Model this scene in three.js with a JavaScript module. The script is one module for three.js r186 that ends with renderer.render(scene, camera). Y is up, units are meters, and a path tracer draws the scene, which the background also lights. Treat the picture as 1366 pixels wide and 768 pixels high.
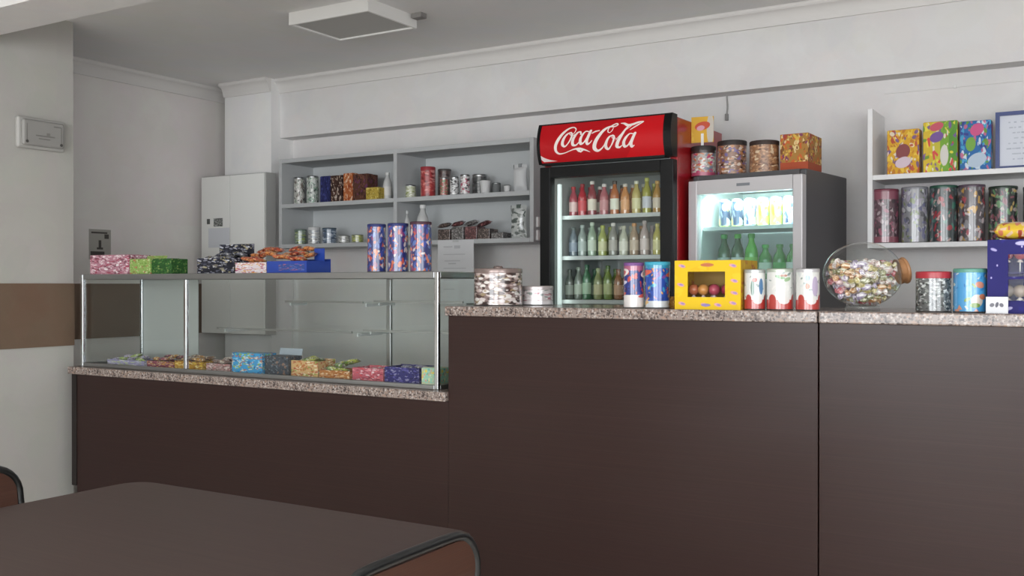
import * as THREE from 'three';
import { RoundedBoxGeometry } from 'three/addons/geometries/RoundedBoxGeometry.js';
import { mergeGeometries } from 'three/addons/utils/BufferGeometryUtils.js';
import { RectAreaLightUniformsLib } from 'three/addons/lights/RectAreaLightUniformsLib.js';

// ---------------------------------------------------------------- camera, sky, light, exposure
const scene = new THREE.Scene();
const FOCAL = 1330, HORIZON = 379.5, YAW = THREE.MathUtils.degToRad(31.35);
const EYE = 1.28, EYE_Z = 3.05;                    // the counter front stands in the plane z = 0
const camera = new THREE.PerspectiveCamera(2 * Math.atan(384 / FOCAL) * 180 / Math.PI, 1366 / 768, 0.05, 60);
camera.position.set(0, EYE, EYE_Z);
camera.rotation.order = 'YXZ';
camera.rotation.set(-Math.atan((384 - HORIZON) / FOCAL), YAW, 0);
camera.updateMatrixWorld();

const renderer = new THREE.WebGLRenderer();
renderer.toneMapping = THREE.LinearToneMapping;
renderer.toneMappingExposure = 1.0;
renderer.shadowMap.enabled = true;
RectAreaLightUniformsLib.init();
scene.background = new THREE.Color(0.75, 0.82, 0.9);
const DAY = new THREE.Color(0.94, 0.975, 1.0);
// daylight in the shop windows behind and beside the camera (frames and panes are built below)
const FRONT_Z = 7.6, SIDE_X = 2.75, WIN_Y0 = 0.5, WIN_Y1 = 2.4, WINDOWS = [[-3.2, -0.5], [-0.1, 2.6]], SIDE_WINDOW = [2.2, 6.0];
function daylight(w, h, x, y, z, tx, tz, power) {
  const l = new THREE.RectAreaLight(DAY, power, w - 0.1, h - 0.1);
  l.position.set(x, y, z); l.lookAt(tx, y, tz); scene.add(l);
}
const WIN_POWER = 9.4, SIDE_POWER = 4.6;
for (const [x0, x1] of WINDOWS) daylight(x1 - x0, WIN_Y1 - WIN_Y0, (x0 + x1) / 2, (WIN_Y0 + WIN_Y1) / 2, FRONT_Z + 0.03, (x0 + x1) / 2, 0, WIN_POWER);
daylight(SIDE_WINDOW[1] - SIDE_WINDOW[0], WIN_Y1 - WIN_Y0, SIDE_X + 0.03, (WIN_Y0 + WIN_Y1) / 2, (SIDE_WINDOW[0] + SIDE_WINDOW[1]) / 2, 0, (SIDE_WINDOW[0] + SIDE_WINDOW[1]) / 2, SIDE_POWER);

// ---------------------------------------------------------------- helpers
let seed = 7;
const rnd = () => { seed = (seed * 1664525 + 1013904223) >>> 0; return seed / 4294967296; };
const reseed = (n) => { seed = (n * 2654435761) >>> 0; rnd(); rnd(); };
const lerp = (a, b, t) => a + (b - a) * t;
const SN = Math.sin(YAW), CS = Math.cos(YAW);
// pixel column + depth behind the eye (measured square to the counter) -> place; every depth comes from the thing it stands on
const ray = (px) => { const u = (px - 683) / FOCAL; return { p: CS + SN * u, x: -SN + CS * u }; };
const far = (px, p) => p / ray(px).p;
const worldX = (px, p) => far(px, p) * ray(px).x;
const worldY = (px, py, p) => EYE + (HORIZON - py) / FOCAL * far(px, p);
const zOf = (p) => EYE_Z - p;

const taken = {};
function numbered(name) {
  const n = taken[name] = (taken[name] ?? -1) + 1;
  return n ? `${name}_${String(n).padStart(3, '0')}` : name;
}
function part(name, geometry, material, parent) {
  const m = new THREE.Mesh(geometry, material);
  m.name = name; parent.add(m); return m;
}
function thing(name, label, category, x = 0, y = 0, z = 0, turn = 0, group = null) {
  const o = new THREE.Group(); o.name = numbered(name);
  o.position.set(x, y, z); o.rotation.y = turn;
  o.userData = { label, category };
  if (group) o.userData.group = group;
  scene.add(o); return o;
}
function structure(name, geometry, material, label, category) {
  const m = new THREE.Mesh(geometry, material); m.name = name;
  m.userData = { kind: 'structure', label, category };
  scene.add(m); return m;
}
// uv in metres, by the way each face points
function metreUV(g, sx = 1, sy = sx, turn = false) {
  g = g.index ? g.toNonIndexed() : g;
  const p = g.attributes.position, n = g.attributes.normal, uv = new Float32Array(p.count * 2);
  for (let i = 0; i < p.count; i++) {
    const ax = Math.abs(n.getX(i)), ay = Math.abs(n.getY(i)), az = Math.abs(n.getZ(i));
    let u, v;
    if (ax > ay && ax > az) { u = p.getZ(i); v = p.getY(i); } else if (ay > az) { u = p.getX(i); v = p.getZ(i); } else { u = p.getX(i); v = p.getY(i); }
    if (turn) [u, v] = [v, u];
    uv[2 * i] = u * sx; uv[2 * i + 1] = v * sy;
  }
  g.setAttribute('uv', new THREE.BufferAttribute(uv, 2));
  return g;
}
// a box from corner to corner
function span(x0, x1, y0, y1, z0, z1, r = 0) {
  const w = x1 - x0, h = y1 - y0, d = z1 - z0;
  const g = r ? new RoundedBoxGeometry(w, h, d, 2, Math.min(r, w / 2.01, h / 2.01, d / 2.01)) : new THREE.BoxGeometry(w, h, d);
  g.translate((x0 + x1) / 2, (y0 + y1) / 2, (z0 + z1) / 2);
  return g;
}
const box = (w, h, d, x = 0, y = 0, z = 0, r = 0) => span(x - w / 2, x + w / 2, y, y + h, z - d / 2, z + d / 2, r);
const lathe = (pts, n = 28) => new THREE.LatheGeometry(pts.map(([r, y]) => new THREE.Vector2(r, y)), n);
function tube(pts, r, closed = false, seg = 40, ring = 10) {
  return new THREE.TubeGeometry(new THREE.CatmullRomCurve3(pts.map((a) => new THREE.Vector3(...a)), closed, 'centripetal'), seg, r, ring, closed);
}
const merge = (list) => mergeGeometries(list.map((g) => { const k = g.index ? g.toNonIndexed() : g; for (const a of Object.keys(k.attributes)) if (!['position', 'normal', 'uv'].includes(a)) k.deleteAttribute(a); return k; }));

const mats = {};
function mat(color, o = {}) {
  const key = JSON.stringify([color, o, o.map?.uuid]);
  return mats[key] ??= new THREE.MeshPhysicalMaterial({ color, roughness: 0.6, ...o });
}
function canvasTexture(w, h, draw, rx = 1, ry = 1, srgb = true) {
  const c = document.createElement('canvas'); c.width = w; c.height = h;
  draw(c.getContext('2d'), w, h);
  const t = new THREE.CanvasTexture(c);
  t.wrapS = t.wrapT = THREE.RepeatWrapping; t.repeat.set(rx, ry);
  t.magFilter = THREE.LinearFilter;
  if (srgb) t.colorSpace = THREE.SRGBColorSpace;
  return t;
}
const css = (r, g, b) => `rgb(${r | 0},${g | 0},${b | 0})`;

// ---------------------------------------------------------------- surface materials
// plaster: fine roller grain, faint patches
reseed(11);
const plasterBump = canvasTexture(256, 256, (c, w, h) => {
  c.fillStyle = '#808080'; c.fillRect(0, 0, w, h);
  for (let i = 0; i < 9000; i++) { const v = 90 + rnd() * 80; c.fillStyle = css(v, v, v); c.fillRect(rnd() * w, rnd() * h, 1 + rnd() * 2, 1 + rnd() * 2); }
}, 2, 2, false);
const patchy = (r, g, b, k, s) => { reseed(s); return canvasTexture(256, 256, (c, w, h) => {
  c.fillStyle = css(r, g, b); c.fillRect(0, 0, w, h);
  for (let i = 0; i < 500; i++) {
    const d = (rnd() - 0.5) * k, rr = 3 + rnd() * 22;
    c.globalAlpha = 0.12; c.fillStyle = css(r + d, g + d, b + d);
    c.beginPath(); c.ellipse(rnd() * w, rnd() * h, rr, rr * (0.5 + rnd()), rnd() * 3, 0, 7); c.fill();
  }
}, 0.6, 0.6); };
const M = {};
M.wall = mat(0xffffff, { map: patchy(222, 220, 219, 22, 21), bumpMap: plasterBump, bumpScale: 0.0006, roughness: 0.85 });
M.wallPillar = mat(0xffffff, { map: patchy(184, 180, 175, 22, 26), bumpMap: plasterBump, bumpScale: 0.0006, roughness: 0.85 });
M.wallLeft = mat(0xffffff, { map: patchy(232, 228, 223, 18, 22), bumpMap: plasterBump, bumpScale: 0.0006, roughness: 0.85 });
M.column = mat(0xffffff, { map: patchy(238, 237, 236, 14, 27), bumpMap: plasterBump, bumpScale: 0.0006, roughness: 0.8 });
M.ceiling = mat(0xffffff, { map: patchy(236, 234, 231, 12, 23), bumpMap: plasterBump, bumpScale: 0.0006, roughness: 0.9 });
M.cornice = mat(0xe2dfdc, { roughness: 0.7 });
M.band = mat(0xffffff, { map: patchy(116, 94, 77, 24, 24), roughness: 0.5 });
M.floor = mat(0xffffff, { map: patchy(232, 226, 218, 16, 25), roughness: 0.5 });
function woodTexture(s, base, dark, light, rx, ry) {
  reseed(s);
  return canvasTexture(512, 512, (c, w, h) => {
    c.fillStyle = css(...base); c.fillRect(0, 0, w, h);
    for (let i = 0; i < 900; i++) {
      const k = rnd() < 0.6 ? dark : light; c.globalAlpha = 0.04 + rnd() * 0.14; c.fillStyle = css(...k);
      const l = 60 + rnd() * 420, x = rnd() * w, y = rnd() * h, t = 0.6 + rnd() * 1.8;
      c.fillRect(x, y, l, t); if (x + l > w) c.fillRect(x - w, y, l, t);
    }
  }, rx, ry);
}
M.counter = mat(0xffffff, { map: woodTexture(31, [46, 28, 25], [35, 20, 17], [58, 39, 35], 0.9, 1.4), roughness: 0.3, specularIntensity: 0.62 });
M.table = mat(0xffffff, { map: woodTexture(32, [71, 54, 49], [56, 41, 37], [86, 68, 61], 1.1, 1.7), roughness: 0.45, specularIntensity: 0.8 });
M.chairWood = mat(0xffffff, { map: woodTexture(33, [68, 41, 30], [50, 28, 20], [84, 53, 40], 2, 3), roughness: 0.45 });
reseed(41);
M.granite = mat(0xffffff, { map: canvasTexture(512, 512, (c, w, h) => {
  c.fillStyle = css(142, 128, 121); c.fillRect(0, 0, w, h);
  const tones = [[84, 72, 68], [184, 173, 166], [118, 104, 98], [156, 128, 112], [60, 51, 49], [190, 180, 175]];
  for (let i = 0; i < 5200; i++) {
    c.globalAlpha = 0.75; c.fillStyle = css(...tones[(rnd() * tones.length) | 0]);
    const r = 1.5 + rnd() * 5; c.beginPath(); c.ellipse(rnd() * w, rnd() * h, r, r * (0.5 + rnd() * 0.5), rnd() * 3, 0, 7); c.fill();
  }
}, 2.6, 2.6), roughness: 0.18 });
M.white = mat(0xe4e3e1, { roughness: 0.45 });
M.shelfGrey = mat(0xb9bbbc, { roughness: 0.5 });
M.shelfBack = mat(0xc6c9ca, { roughness: 0.6 });
M.shelfWhite = mat(0xe9e8e8, { roughness: 0.45 });
M.chrome = mat(0xc9ccce, { metalness: 1, roughness: 0.22 });
M.steel = mat(0xa8aaab, { metalness: 1, roughness: 0.35 });
M.black = mat(0x0e0f10, { roughness: 0.4, specularIntensity: 0.5 });
M.blackTube = mat(0x0e1112, { roughness: 0.3, clearcoat: 0.3 });
M.seamDark = mat(0x1d1512, { roughness: 0.8 });
M.pane = mat(0xffffff, { transmission: 1, thickness: 0, roughness: 0, ior: 1.5 });
M.greenPane = mat(0xfdfffe, { transmission: 1, thickness: 0, roughness: 0, ior: 1.3 });
M.film = mat(0xffffff, { transmission: 1, thickness: 0, roughness: 0.02, ior: 1.16 });
M.frosted = mat(0xc6cac8, { transmission: 0.35, thickness: 0, roughness: 0.55, ior: 1.5 });
M.bracket = mat(0xb4b8b8, { roughness: 0.6 });
M.clearPlastic = mat(0xf6f8f7, { transmission: 1, thickness: 0, roughness: 0.03, ior: 1.45 });

// ---------------------------------------------------------------- the room
const P_BACK = 4.85, Z_BACK = zOf(P_BACK), CEIL = 2.6, X_PILLAR = -4.5, X_LEFT = -5.22, X_RIGHT = SIDE_X;
const P_BEAM = 4.733, BEAM_Y = 2.227;
structure('floor', metreUV(span(X_LEFT - 0.2, X_RIGHT + 0.2, -0.1, 0, Z_BACK - 0.2, FRONT_Z + 0.25)), M.floor, 'beige floor of the snack bar room', 'floor');
structure('ceiling', metreUV(span(X_LEFT - 0.2, X_RIGHT + 0.2, CEIL, CEIL + 0.15, Z_BACK - 0.2, FRONT_Z + 0.25)), M.ceiling, 'plain grey white ceiling above the counter', 'ceiling');
structure('wall_back', metreUV(span(X_LEFT - 0.2, X_RIGHT + 0.2, 0, CEIL, Z_BACK - 0.18, Z_BACK)), M.wall, 'white plastered wall behind the fridges', 'wall');
structure('wall_left', metreUV(span(X_LEFT - 0.15, X_LEFT, 0, CEIL, Z_BACK, zOf(3.14))), M.wallLeft, 'grey white side wall beside the fuse cabinet', 'wall');
{
  const [za, zb] = SIDE_WINDOW, x0 = X_RIGHT, x1 = X_RIGHT + 0.2;
  structure('wall_right', metreUV(merge([span(x0, x1, 0, WIN_Y0, Z_BACK, FRONT_Z + 0.2), span(x0, x1, WIN_Y1, CEIL, Z_BACK, FRONT_Z + 0.2), span(x0, x1, WIN_Y0, WIN_Y1, Z_BACK, za), span(x0, x1, WIN_Y0, WIN_Y1, zb, FRONT_Z + 0.2)])), M.wall, 'white side wall with a window at the end of the counter', 'wall');
  const w = new THREE.Group(); w.name = 'window_3'; w.userData = { kind: 'structure', label: 'white framed window in the side wall', category: 'window' }; scene.add(w);
  const t = 0.05, xx = x0 + 0.1;
  part('window_frame', merge([span(xx - 0.03, xx + 0.03, WIN_Y0, WIN_Y0 + t, za, zb), span(xx - 0.03, xx + 0.03, WIN_Y1 - t, WIN_Y1, za, zb), span(xx - 0.03, xx + 0.03, WIN_Y0 + t, WIN_Y1 - t, za, za + t), span(xx - 0.03, xx + 0.03, WIN_Y0 + t, WIN_Y1 - t, zb - t, zb)]), M.white, w);
  part('pane', span(xx - 0.002, xx + 0.002, WIN_Y0 + t, WIN_Y1 - t, za + t, zb - t), M.pane, w);
}
// the wall with the emergency light stands proud of the side wall
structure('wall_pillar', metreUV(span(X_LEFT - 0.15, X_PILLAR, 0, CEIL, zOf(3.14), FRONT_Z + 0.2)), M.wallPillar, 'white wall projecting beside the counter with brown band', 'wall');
structure('wall_beam', metreUV(span(-4.64, X_RIGHT, BEAM_Y, CEIL, Z_BACK, zOf(P_BEAM))), M.wall, 'white beam running along the top of the back wall', 'beam');
structure('wall_column', metreUV(span(-5.06, -4.64, 0, CEIL, Z_BACK, zOf(4.652))), M.column, 'white square column beside the grey wall shelf', 'column');
structure('ceiling_beam', metreUV(span(X_PILLAR, X_RIGHT, 2.4, CEIL, zOf(2.63), zOf(2.37))), M.wall, 'white ceiling beam crossing the room', 'beam');
// brown band on pillar and side wall
structure('trim_1', metreUV(span(X_PILLAR, X_PILLAR + 0.008, 0.975, 1.286, zOf(3.14), FRONT_Z)), M.band, 'brown dado band on the projecting wall', 'trim');
structure('trim_2', metreUV(span(X_LEFT, X_LEFT + 0.008, 0.96, 1.286, Z_BACK, zOf(3.14))), M.band, 'brown dado band on the side wall behind the glass case', 'trim');
// cornice moulding
function corniceProfile() {
  const s = new THREE.Shape();
  s.moveTo(0, 0); s.lineTo(0, -0.085); s.lineTo(0.012, -0.085); s.lineTo(0.016, -0.07); s.quadraticCurveTo(0.022, -0.03, 0.05, -0.02); s.lineTo(0.055, -0.012); s.lineTo(0.055, 0); s.closePath();
  return s;
}
function cornice(len) { return new THREE.ExtrudeGeometry(corniceProfile(), { depth: len, bevelEnabled: false }); }
{
  const along = (name, len, x, z, turn, label) => {
    const g = cornice(len); g.rotateY(turn); g.translate(x, CEIL, z);
    structure(name, g, M.cornice, label, 'cornice');
  };
  // profile sticks out along +x before turning; -90 degrees makes it stick out along +z and run along -x
  along('trim_3', X_RIGHT + 4.64, X_RIGHT, zOf(P_BEAM), -Math.PI / 2, 'white cornice moulding along the back beam');
  along('trim_4', 0.42, -4.64, zOf(4.652), -Math.PI / 2, 'white cornice moulding on top of the column');
  along('trim_5', 1.70, X_LEFT, Z_BACK, 0, 'white cornice moulding along the side wall');
}
// front wall with two shop windows, behind the camera
{
  const z0 = FRONT_Z, z1 = FRONT_Z + 0.2, X0 = X_PILLAR, X1 = X_RIGHT;
  const pieces = [span(X0, X1, 0, WIN_Y0, z0, z1), span(X0, X1, WIN_Y1, CEIL, z0, z1)];
  let x = X0;
  for (const [a, b] of WINDOWS) { pieces.push(span(x, a, WIN_Y0, WIN_Y1, z0, z1)); x = b; }
  pieces.push(span(x, X1, WIN_Y0, WIN_Y1, z0, z1));
  structure('wall_front', metreUV(merge(pieces)), M.wall, 'white wall with two shop windows facing the counter', 'wall');
  WINDOWS.forEach(([a, b], i) => {
    const w = new THREE.Group(); w.name = `window_${i + 1}`; w.userData = { kind: 'structure', label: i ? 'white framed shop window nearer the side window' : 'white framed shop window facing the drinks fridges', category: 'window' };
    scene.add(w);
    const t = 0.05, zz = FRONT_Z + 0.1;
    part('window_frame', merge([span(a, b, WIN_Y0, WIN_Y0 + t, zz - 0.03, zz + 0.03), span(a, b, WIN_Y1 - t, WIN_Y1, zz - 0.03, zz + 0.03), span(a, a + t, WIN_Y0 + t, WIN_Y1 - t, zz - 0.03, zz + 0.03), span(b - t, b, WIN_Y0 + t, WIN_Y1 - t, zz - 0.03, zz + 0.03)]), M.white, w);
    part('pane', span(a + t, b - t, WIN_Y0 + t, WIN_Y1 - t, zz - 0.002, zz + 0.002), M.pane, w);
  });
}

// ---------------------------------------------------------------- counter
const HIGH = 1.2, LOW = 0.88, SLAB = 0.036;
const X_LOW0 = -4.375, X_STEP = -2.136, X_SEAM = -0.775, X_END = 0.9;
{
  const lo = thing('low_counter', 'dark brown wooden low counter unit under the glass display case', 'counter', 0, 0, 0);
  part('front_panel', metreUV(span(X_LOW0 + 0.03, X_STEP - 0.001, 0.0, LOW - SLAB, -0.02, 0, 0.001)), M.counter, lo);
  part('carcass', metreUV(span(X_LOW0 + 0.03, X_STEP - 0.001, 0.0, LOW - SLAB, -0.52, -0.021)), M.counter, lo);
  const strip = part('end_strip', span(X_LOW0 - 0.005, X_LOW0 + 0.03, 0.3, LOW - SLAB, -0.06, 0.004), M.seamDark, lo);
  strip.userData.label = 'blackish edge strip at the end';
  const slab = thing('granite_worktop', 'speckled granite worktop carrying the glass display case', 'worktop', 0, LOW - SLAB, 0);
  part('slab', metreUV(span(X_LOW0 - 0.02, X_STEP - 0.002, 0, SLAB, -0.54, 0.018, 0.005)), M.granite, slab);
  const hi = [[X_STEP, X_SEAM - 0.002, 'tall dark brown counter unit between the glass case and the panel seam'], [X_SEAM + 0.002, X_END, 'tall dark brown counter unit under the clear candy globe']];
  hi.forEach(([a, b, label], i) => {
    const u = thing('tall_counter', label, 'counter');
    part('front_panel', metreUV(span(a, b, 0, HIGH - SLAB, -0.02, 0, 0.0015)), M.counter, u);
    part('carcass', metreUV(span(a + 0.002, b - 0.002, 0, HIGH - SLAB, -0.5, -0.021)), M.counter, u);
    const s = thing('granite_worktop', i ? 'speckled granite slab under the purple box and the candy globe' : 'speckled granite slab under the yellow window box', 'worktop', 0, HIGH - SLAB, 0);
    part('slab', metreUV(span(a - (i ? 0 : 0.01), b, 0, SLAB, -0.54, 0.012, 0.005)), M.granite, s);
  });
}

// ---------------------------------------------------------------- glass display case on the low counter
const CASE_TOP = 1.33, CASE_P0 = 3.08, CASE_P1 = 3.445, CX0 = -4.36, CX1 = -2.205;
{
  const c = thing('display_case', 'long glass display case with steel frame on the low counter', 'display case', 0, 0, 0);
  const z0 = zOf(CASE_P0), z1 = zOf(CASE_P1), t = 0.018, y0 = LOW, y1 = CASE_TOP;
  const XM = -3.61, XB = -2.72;
  for (const [x, z] of [[CX0, z0 - t], [CX1 - t, z0 - t], [CX0, z1], [CX1 - t, z1]]) part('post', span(x, x + t, y0, y1, z, z + t, 0.003), M.chrome, c);
  part('post', span(XM - t / 2, XM + t / 2, y0 + t, y1 - 0.026, z0 - t, z0, 0.003), M.chrome, c);
  part('rear_post', span(XB - 0.012, XB + 0.012, y0 + t, y1 - 0.026, z1, z1 + 0.016, 0.003), M.steel, c);
  for (const [a, b] of [[z0 - t, z0], [z1, z1 + t]]) {
    part('top_rail', span(CX0 + t, CX1 - t, y1 - 0.026, y1, a, b, 0.003), M.steel, c);
    part('bottom_rail', span(CX0 + t, CX1 - t, y0, y0 + t, a, b, 0.003), M.steel, c);
  }
  for (const x of [CX0, CX1 - t]) { part('side_rail', span(x, x + t, y1 - 0.026, y1, z1 + t, z0 - t, 0.003), M.steel, c); part('side_rail', span(x, x + t, y0, y0 + t, z1 + t, z0 - t, 0.003), M.steel, c); }
  part('front_pane', span(CX0 + t, XM - t / 2, y0 + t, y1 - 0.026, z0 - 0.012, z0 - 0.008), M.greenPane, c);
  part('front_pane', span(XM + t / 2, CX1 - t, y0 + t, y1 - 0.026, z0 - 0.012, z0 - 0.008), M.greenPane, c);
  part('side_pane', span(CX0 + 0.006, CX0 + 0.01, y0 + t, y1 - 0.026, z1 + t, z0 - t), M.greenPane, c);
  part('side_pane', span(CX1 - 0.01, CX1 - 0.006, y0 + t, y1 - 0.026, z1 + t, z0 - t), M.greenPane, c);
  part('top_pane', span(CX0 + t, CX1 - t, y1 - 0.008, y1 - 0.001, z1 + t, z0 - t), M.greenPane, c);
  part('rear_door', span(CX0 + t, -3.93, y0 + t, y1 - 0.026, z1 + 0.004, z1 + 0.008), M.frosted, c).userData.label = 'frosted grey sliding glass door';
  part('rear_door', span(-3.3, XB - 0.012, y0 + t, y1 - 0.026, z1 + 0.004, z1 + 0.008), M.greenPane, c);
  part('rear_door', span(XB + 0.012, CX1 - t, y0 + t, y1 - 0.026, z1 + 0.004, z1 + 0.008), M.greenPane, c);
  for (const [x0, x1, y, d] of [[-3.56, XB - 0.03, 1.075, 0.2], [XB + 0.03, CX1 - 0.03, 1.085, 0.2], [-3.2, XB - 0.03, 1.2, 0.13], [XB + 0.03, CX1 - 0.03, 1.205, 0.13]]) {
    const s = part('glass_shelf', span(x0, x1, y, y + 0.007, z1 + t, z1 + t + d), M.greenPane, c);
    part('shelf_edge', span(x0, x1, y, y + 0.009, z1 + t + d, z1 + t + d + 0.005), M.steel, s);
    for (const x of [x0, x1 - 0.012]) part('bracket', span(x, x + 0.008, y - 0.014, y, z1 + 0.016, z1 + t + d * 0.8), M.bracket, s);
  }
}

// ---------------------------------------------------------------- grey wall shelf with two bays
const SH_P = 4.56, SHX0 = -4.483, SHX1 = -2.644, SHXM = -3.568, SH_TOP = 2.06, SH_MID = 1.78, SH_BOT = 1.505;
{
  const z0 = Z_BACK, z1 = zOf(SH_P), t = 0.025;
  const s = thing('wall_shelf', 'grey open wall shelf with two bays full of jars and tins', 'shelf', 0, 0, 0);
  for (const x of [SHX0, SHXM - t / 2, SHX1 - t]) part('upright', span(x, x + t, SH_BOT, SH_TOP, z0, z1, 0.002), M.shelfGrey, s);
  for (const [a, b] of [[SHX0 + t, SHXM - t / 2], [SHXM + t / 2, SHX1 - t]]) {
    for (const y of [SH_TOP - t, SH_MID - t, SH_BOT]) part('shelf_board', span(a, b, y, y + t, z0 + 0.006, z1, 0.002), M.shelfGrey, s);
    part('back_panel', span(a, b, SH_BOT + t, SH_TOP - t, z0, z0 + 0.006), M.shelfBack, s);
  }
  for (const y of [1.585, 1.515]) {
    const k = thing('wall_socket', y > 1.55 ? 'upper small white plug on the end of the grey shelf' : 'lower small white plug on the end of the grey shelf', 'socket', SHX1, y, zOf(4.62));
    part('plate', span(0, 0.012, 0, 0.055, -0.035, 0.035, 0.003), M.white, k);
    part('plug', span(0.012, 0.03, 0.012, 0.043, -0.016, 0.016, 0.004), M.white, k);
  }
}
const SHELF_UP = SH_MID, SHELF_LOW = SH_BOT + 0.025;

// ---------------------------------------------------------------- white wall shelf on the right
const RS_P = 4.58, RSX0 = -0.952, RSX1 = 0.35, RS_TOP = 2.055, RS_MID = 1.762, RS_BOT = 1.462;
{
  const z0 = Z_BACK, z1 = zOf(RS_P), t = 0.022;
  const s = thing('wall_shelf', 'white open wall shelf with printed boxes above round tins', 'shelf');
  for (const x of [RSX0, RSX1 - t]) part('upright', span(x, x + t, RS_BOT - t, RS_TOP, z0, z1, 0.002), M.shelfWhite, s);
  for (const y of [RS_MID, RS_BOT]) part('shelf_board', span(RSX0 + t, RSX1 - t, y - t, y, z0, z1, 0.002), M.shelfWhite, s);
}

// ---------------------------------------------------------------- prints for packaging: patches of colour only
// all prints share a few large sheets; each material looks at its own field of a sheet
const sheets = []; let fields = 0;
function tile(w, h, draw, times = 1) {
  const c = document.createElement('canvas'); c.width = w; c.height = h; draw(c.getContext('2d'));
  const k = fields++, n = (k / 64) | 0, i = k % 64, ix = i % 8, iy = (i / 8) | 0;
  if (!sheets[n]) { const s = document.createElement('canvas'); s.width = s.height = 2048; const t = new THREE.CanvasTexture(s); t.colorSpace = THREE.SRGBColorSpace; t.magFilter = THREE.LinearFilter; sheets[n] = { s, t, g: s.getContext('2d') }; }
  for (let j = 0; j < times; j++) sheets[n].g.drawImage(c, ix * 256 + j * 256 / times, iy * 256, 256 / times, 256);
  const t = sheets[n].t.clone(); t.repeat.set(252 / 2048, 252 / 2048); t.offset.set((ix * 256 + 2) / 2048, 1 - (iy * 256 + 254) / 2048);
  return t;
}
let printSeed = 100;
function print(bg, cols, o = {}) {
  reseed(o.seed ?? printSeed++);
  let { n = 46, size = 13, oval = null, bandTop = null, bandBottom = null, w = 128, h = 128, rx = 1, ry = 1, stripes = null, motif = 'mix' } = o;
  if (n > 15) { n = (n * 3.2) | 0; size *= 0.78; }
  return tile(w, h, (c) => {
    c.fillStyle = bg; c.fillRect(0, 0, w, h);
    if (stripes) stripes.forEach((k, i) => { c.fillStyle = k; c.fillRect(i * w / stripes.length, 0, w / stripes.length + 1, h); });
    for (let i = 0; i < n; i++) {
      c.fillStyle = cols[(rnd() * cols.length) | 0]; c.globalAlpha = 0.92;
      const x = rnd() * w, y = rnd() * h, r = size * (0.35 + rnd() * 0.8), a = rnd() * 3.14, k = rnd();
      for (const dx of [-w, 0, w]) {
        c.save(); c.translate(x + dx, y); c.rotate(a);
        if (k < 0.55 || motif === 'round') { c.beginPath(); c.ellipse(0, 0, r, r * (motif === 'round' ? 0.9 : 0.45 + k * 0.6), 0, 0, 7); c.fill(); }
        else if (k < 0.8) { c.fillRect(-r, -r * 0.35, 2 * r, r * 0.7); }
        else { c.beginPath(); c.moveTo(-r, r * 0.6); c.lineTo(r, r * 0.4); c.lineTo(0, -r); c.fill(); }
        c.restore();
      }
    }
    c.globalAlpha = 1;
    if (bandTop) { c.fillStyle = bandTop[0]; c.fillRect(0, 0, w, h * bandTop[1]); }
    if (bandBottom) { c.fillStyle = bandBottom[0]; c.fillRect(0, h * (1 - bandBottom[1]), w, h); }
    for (const [k, x, y, rx2, ry2, a = -0.15] of oval ?? []) { c.fillStyle = k; c.beginPath(); c.ellipse(x * w, y * h, rx2 * w, ry2 * h, a, 0, 7); c.fill(); }
  }, rx);
}
const gloss = (map, o = {}) => mat(0xffffff, { map, roughness: 0.28, clearcoat: 1, clearcoatRoughness: 0.09, ...o });
const card = (map, o = {}) => mat(0xffffff, { map, roughness: 0.5, specularIntensity: 0.5, ...o });

// ---------------------------------------------------------------- kinds of packaging
function place(x0, x1, p) { const c = (x0 + x1) / 2, t = far(c, p); return { x: t * ray(c).x, z: zOf(p), d: (x1 - x0) / FOCAL * t, t, c }; }
// round tin seen between columns x0..x1 with its top at row top
function tin(name, label, category, x0, x1, top, p, base, m, o = {}) {
  const q = place(x0, x1, p), r = q.d / 2, h = o.h ?? worldY(q.c, top, p) - base;
  const g = thing(name, label, category, q.x, base, q.z, YAW + (o.turn ?? 0) - Math.PI, o.group);
  const lid = o.lid ?? M.steel, lh = o.lidH ?? Math.min(0.012, h * 0.1), taper = o.taper ?? 1;
  part('body', lathe([[r * taper, 0.004], [r * 0.985, h - lh]], 36), m, g);
  part('lid', lathe([[r * 0.985, h - lh], [r * 1.0, h - lh + 0.001], [r * 1.0, h - 0.003], [r * 0.96, h], [r * 0.9, h - 0.004], [0.0001, h - 0.004]], 36), lid, g);
  part('base', lathe([[0.0001, 0.001], [r * taper * 0.94, 0.001], [r * taper * 0.97, 0.0], [r * taper * 1.0, 0.004]], 36), o.base ?? M.steel, g);
  return g;
}
// printed carton, front face in the plane p
function carton(name, label, category, x0, x1, top, p, base, depth, m, o = {}) {
  const a = worldX(x0, p), b = worldX(x1, p), h = o.h ?? worldY((x0 + x1) / 2, top, p) - base, w = b - a;
  const g = thing(name, label, category, (a + b) / 2, base, zOf(p) - depth / 2, o.turn ?? 0, o.group);
  part('box', box(w, h, depth, 0, 0, 0, 0.003), m, g);
  if (o.flap) { const f = new RoundedBoxGeometry(w * 0.98, o.flap, 0.003, 1, 0.001); f.translate(0, o.flap / 2, 0); f.rotateX(o.flapTilt ?? -0.25); f.translate(0, h, -depth / 2 + 0.003); part('flap', f, o.flapMat ?? m, g); }
  else part('closing_flap', box(w * 0.94, 0.0015, depth * 0.45, 0, h, depth * 0.2), o.topMat ?? m, g);
  return g;
}
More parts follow.
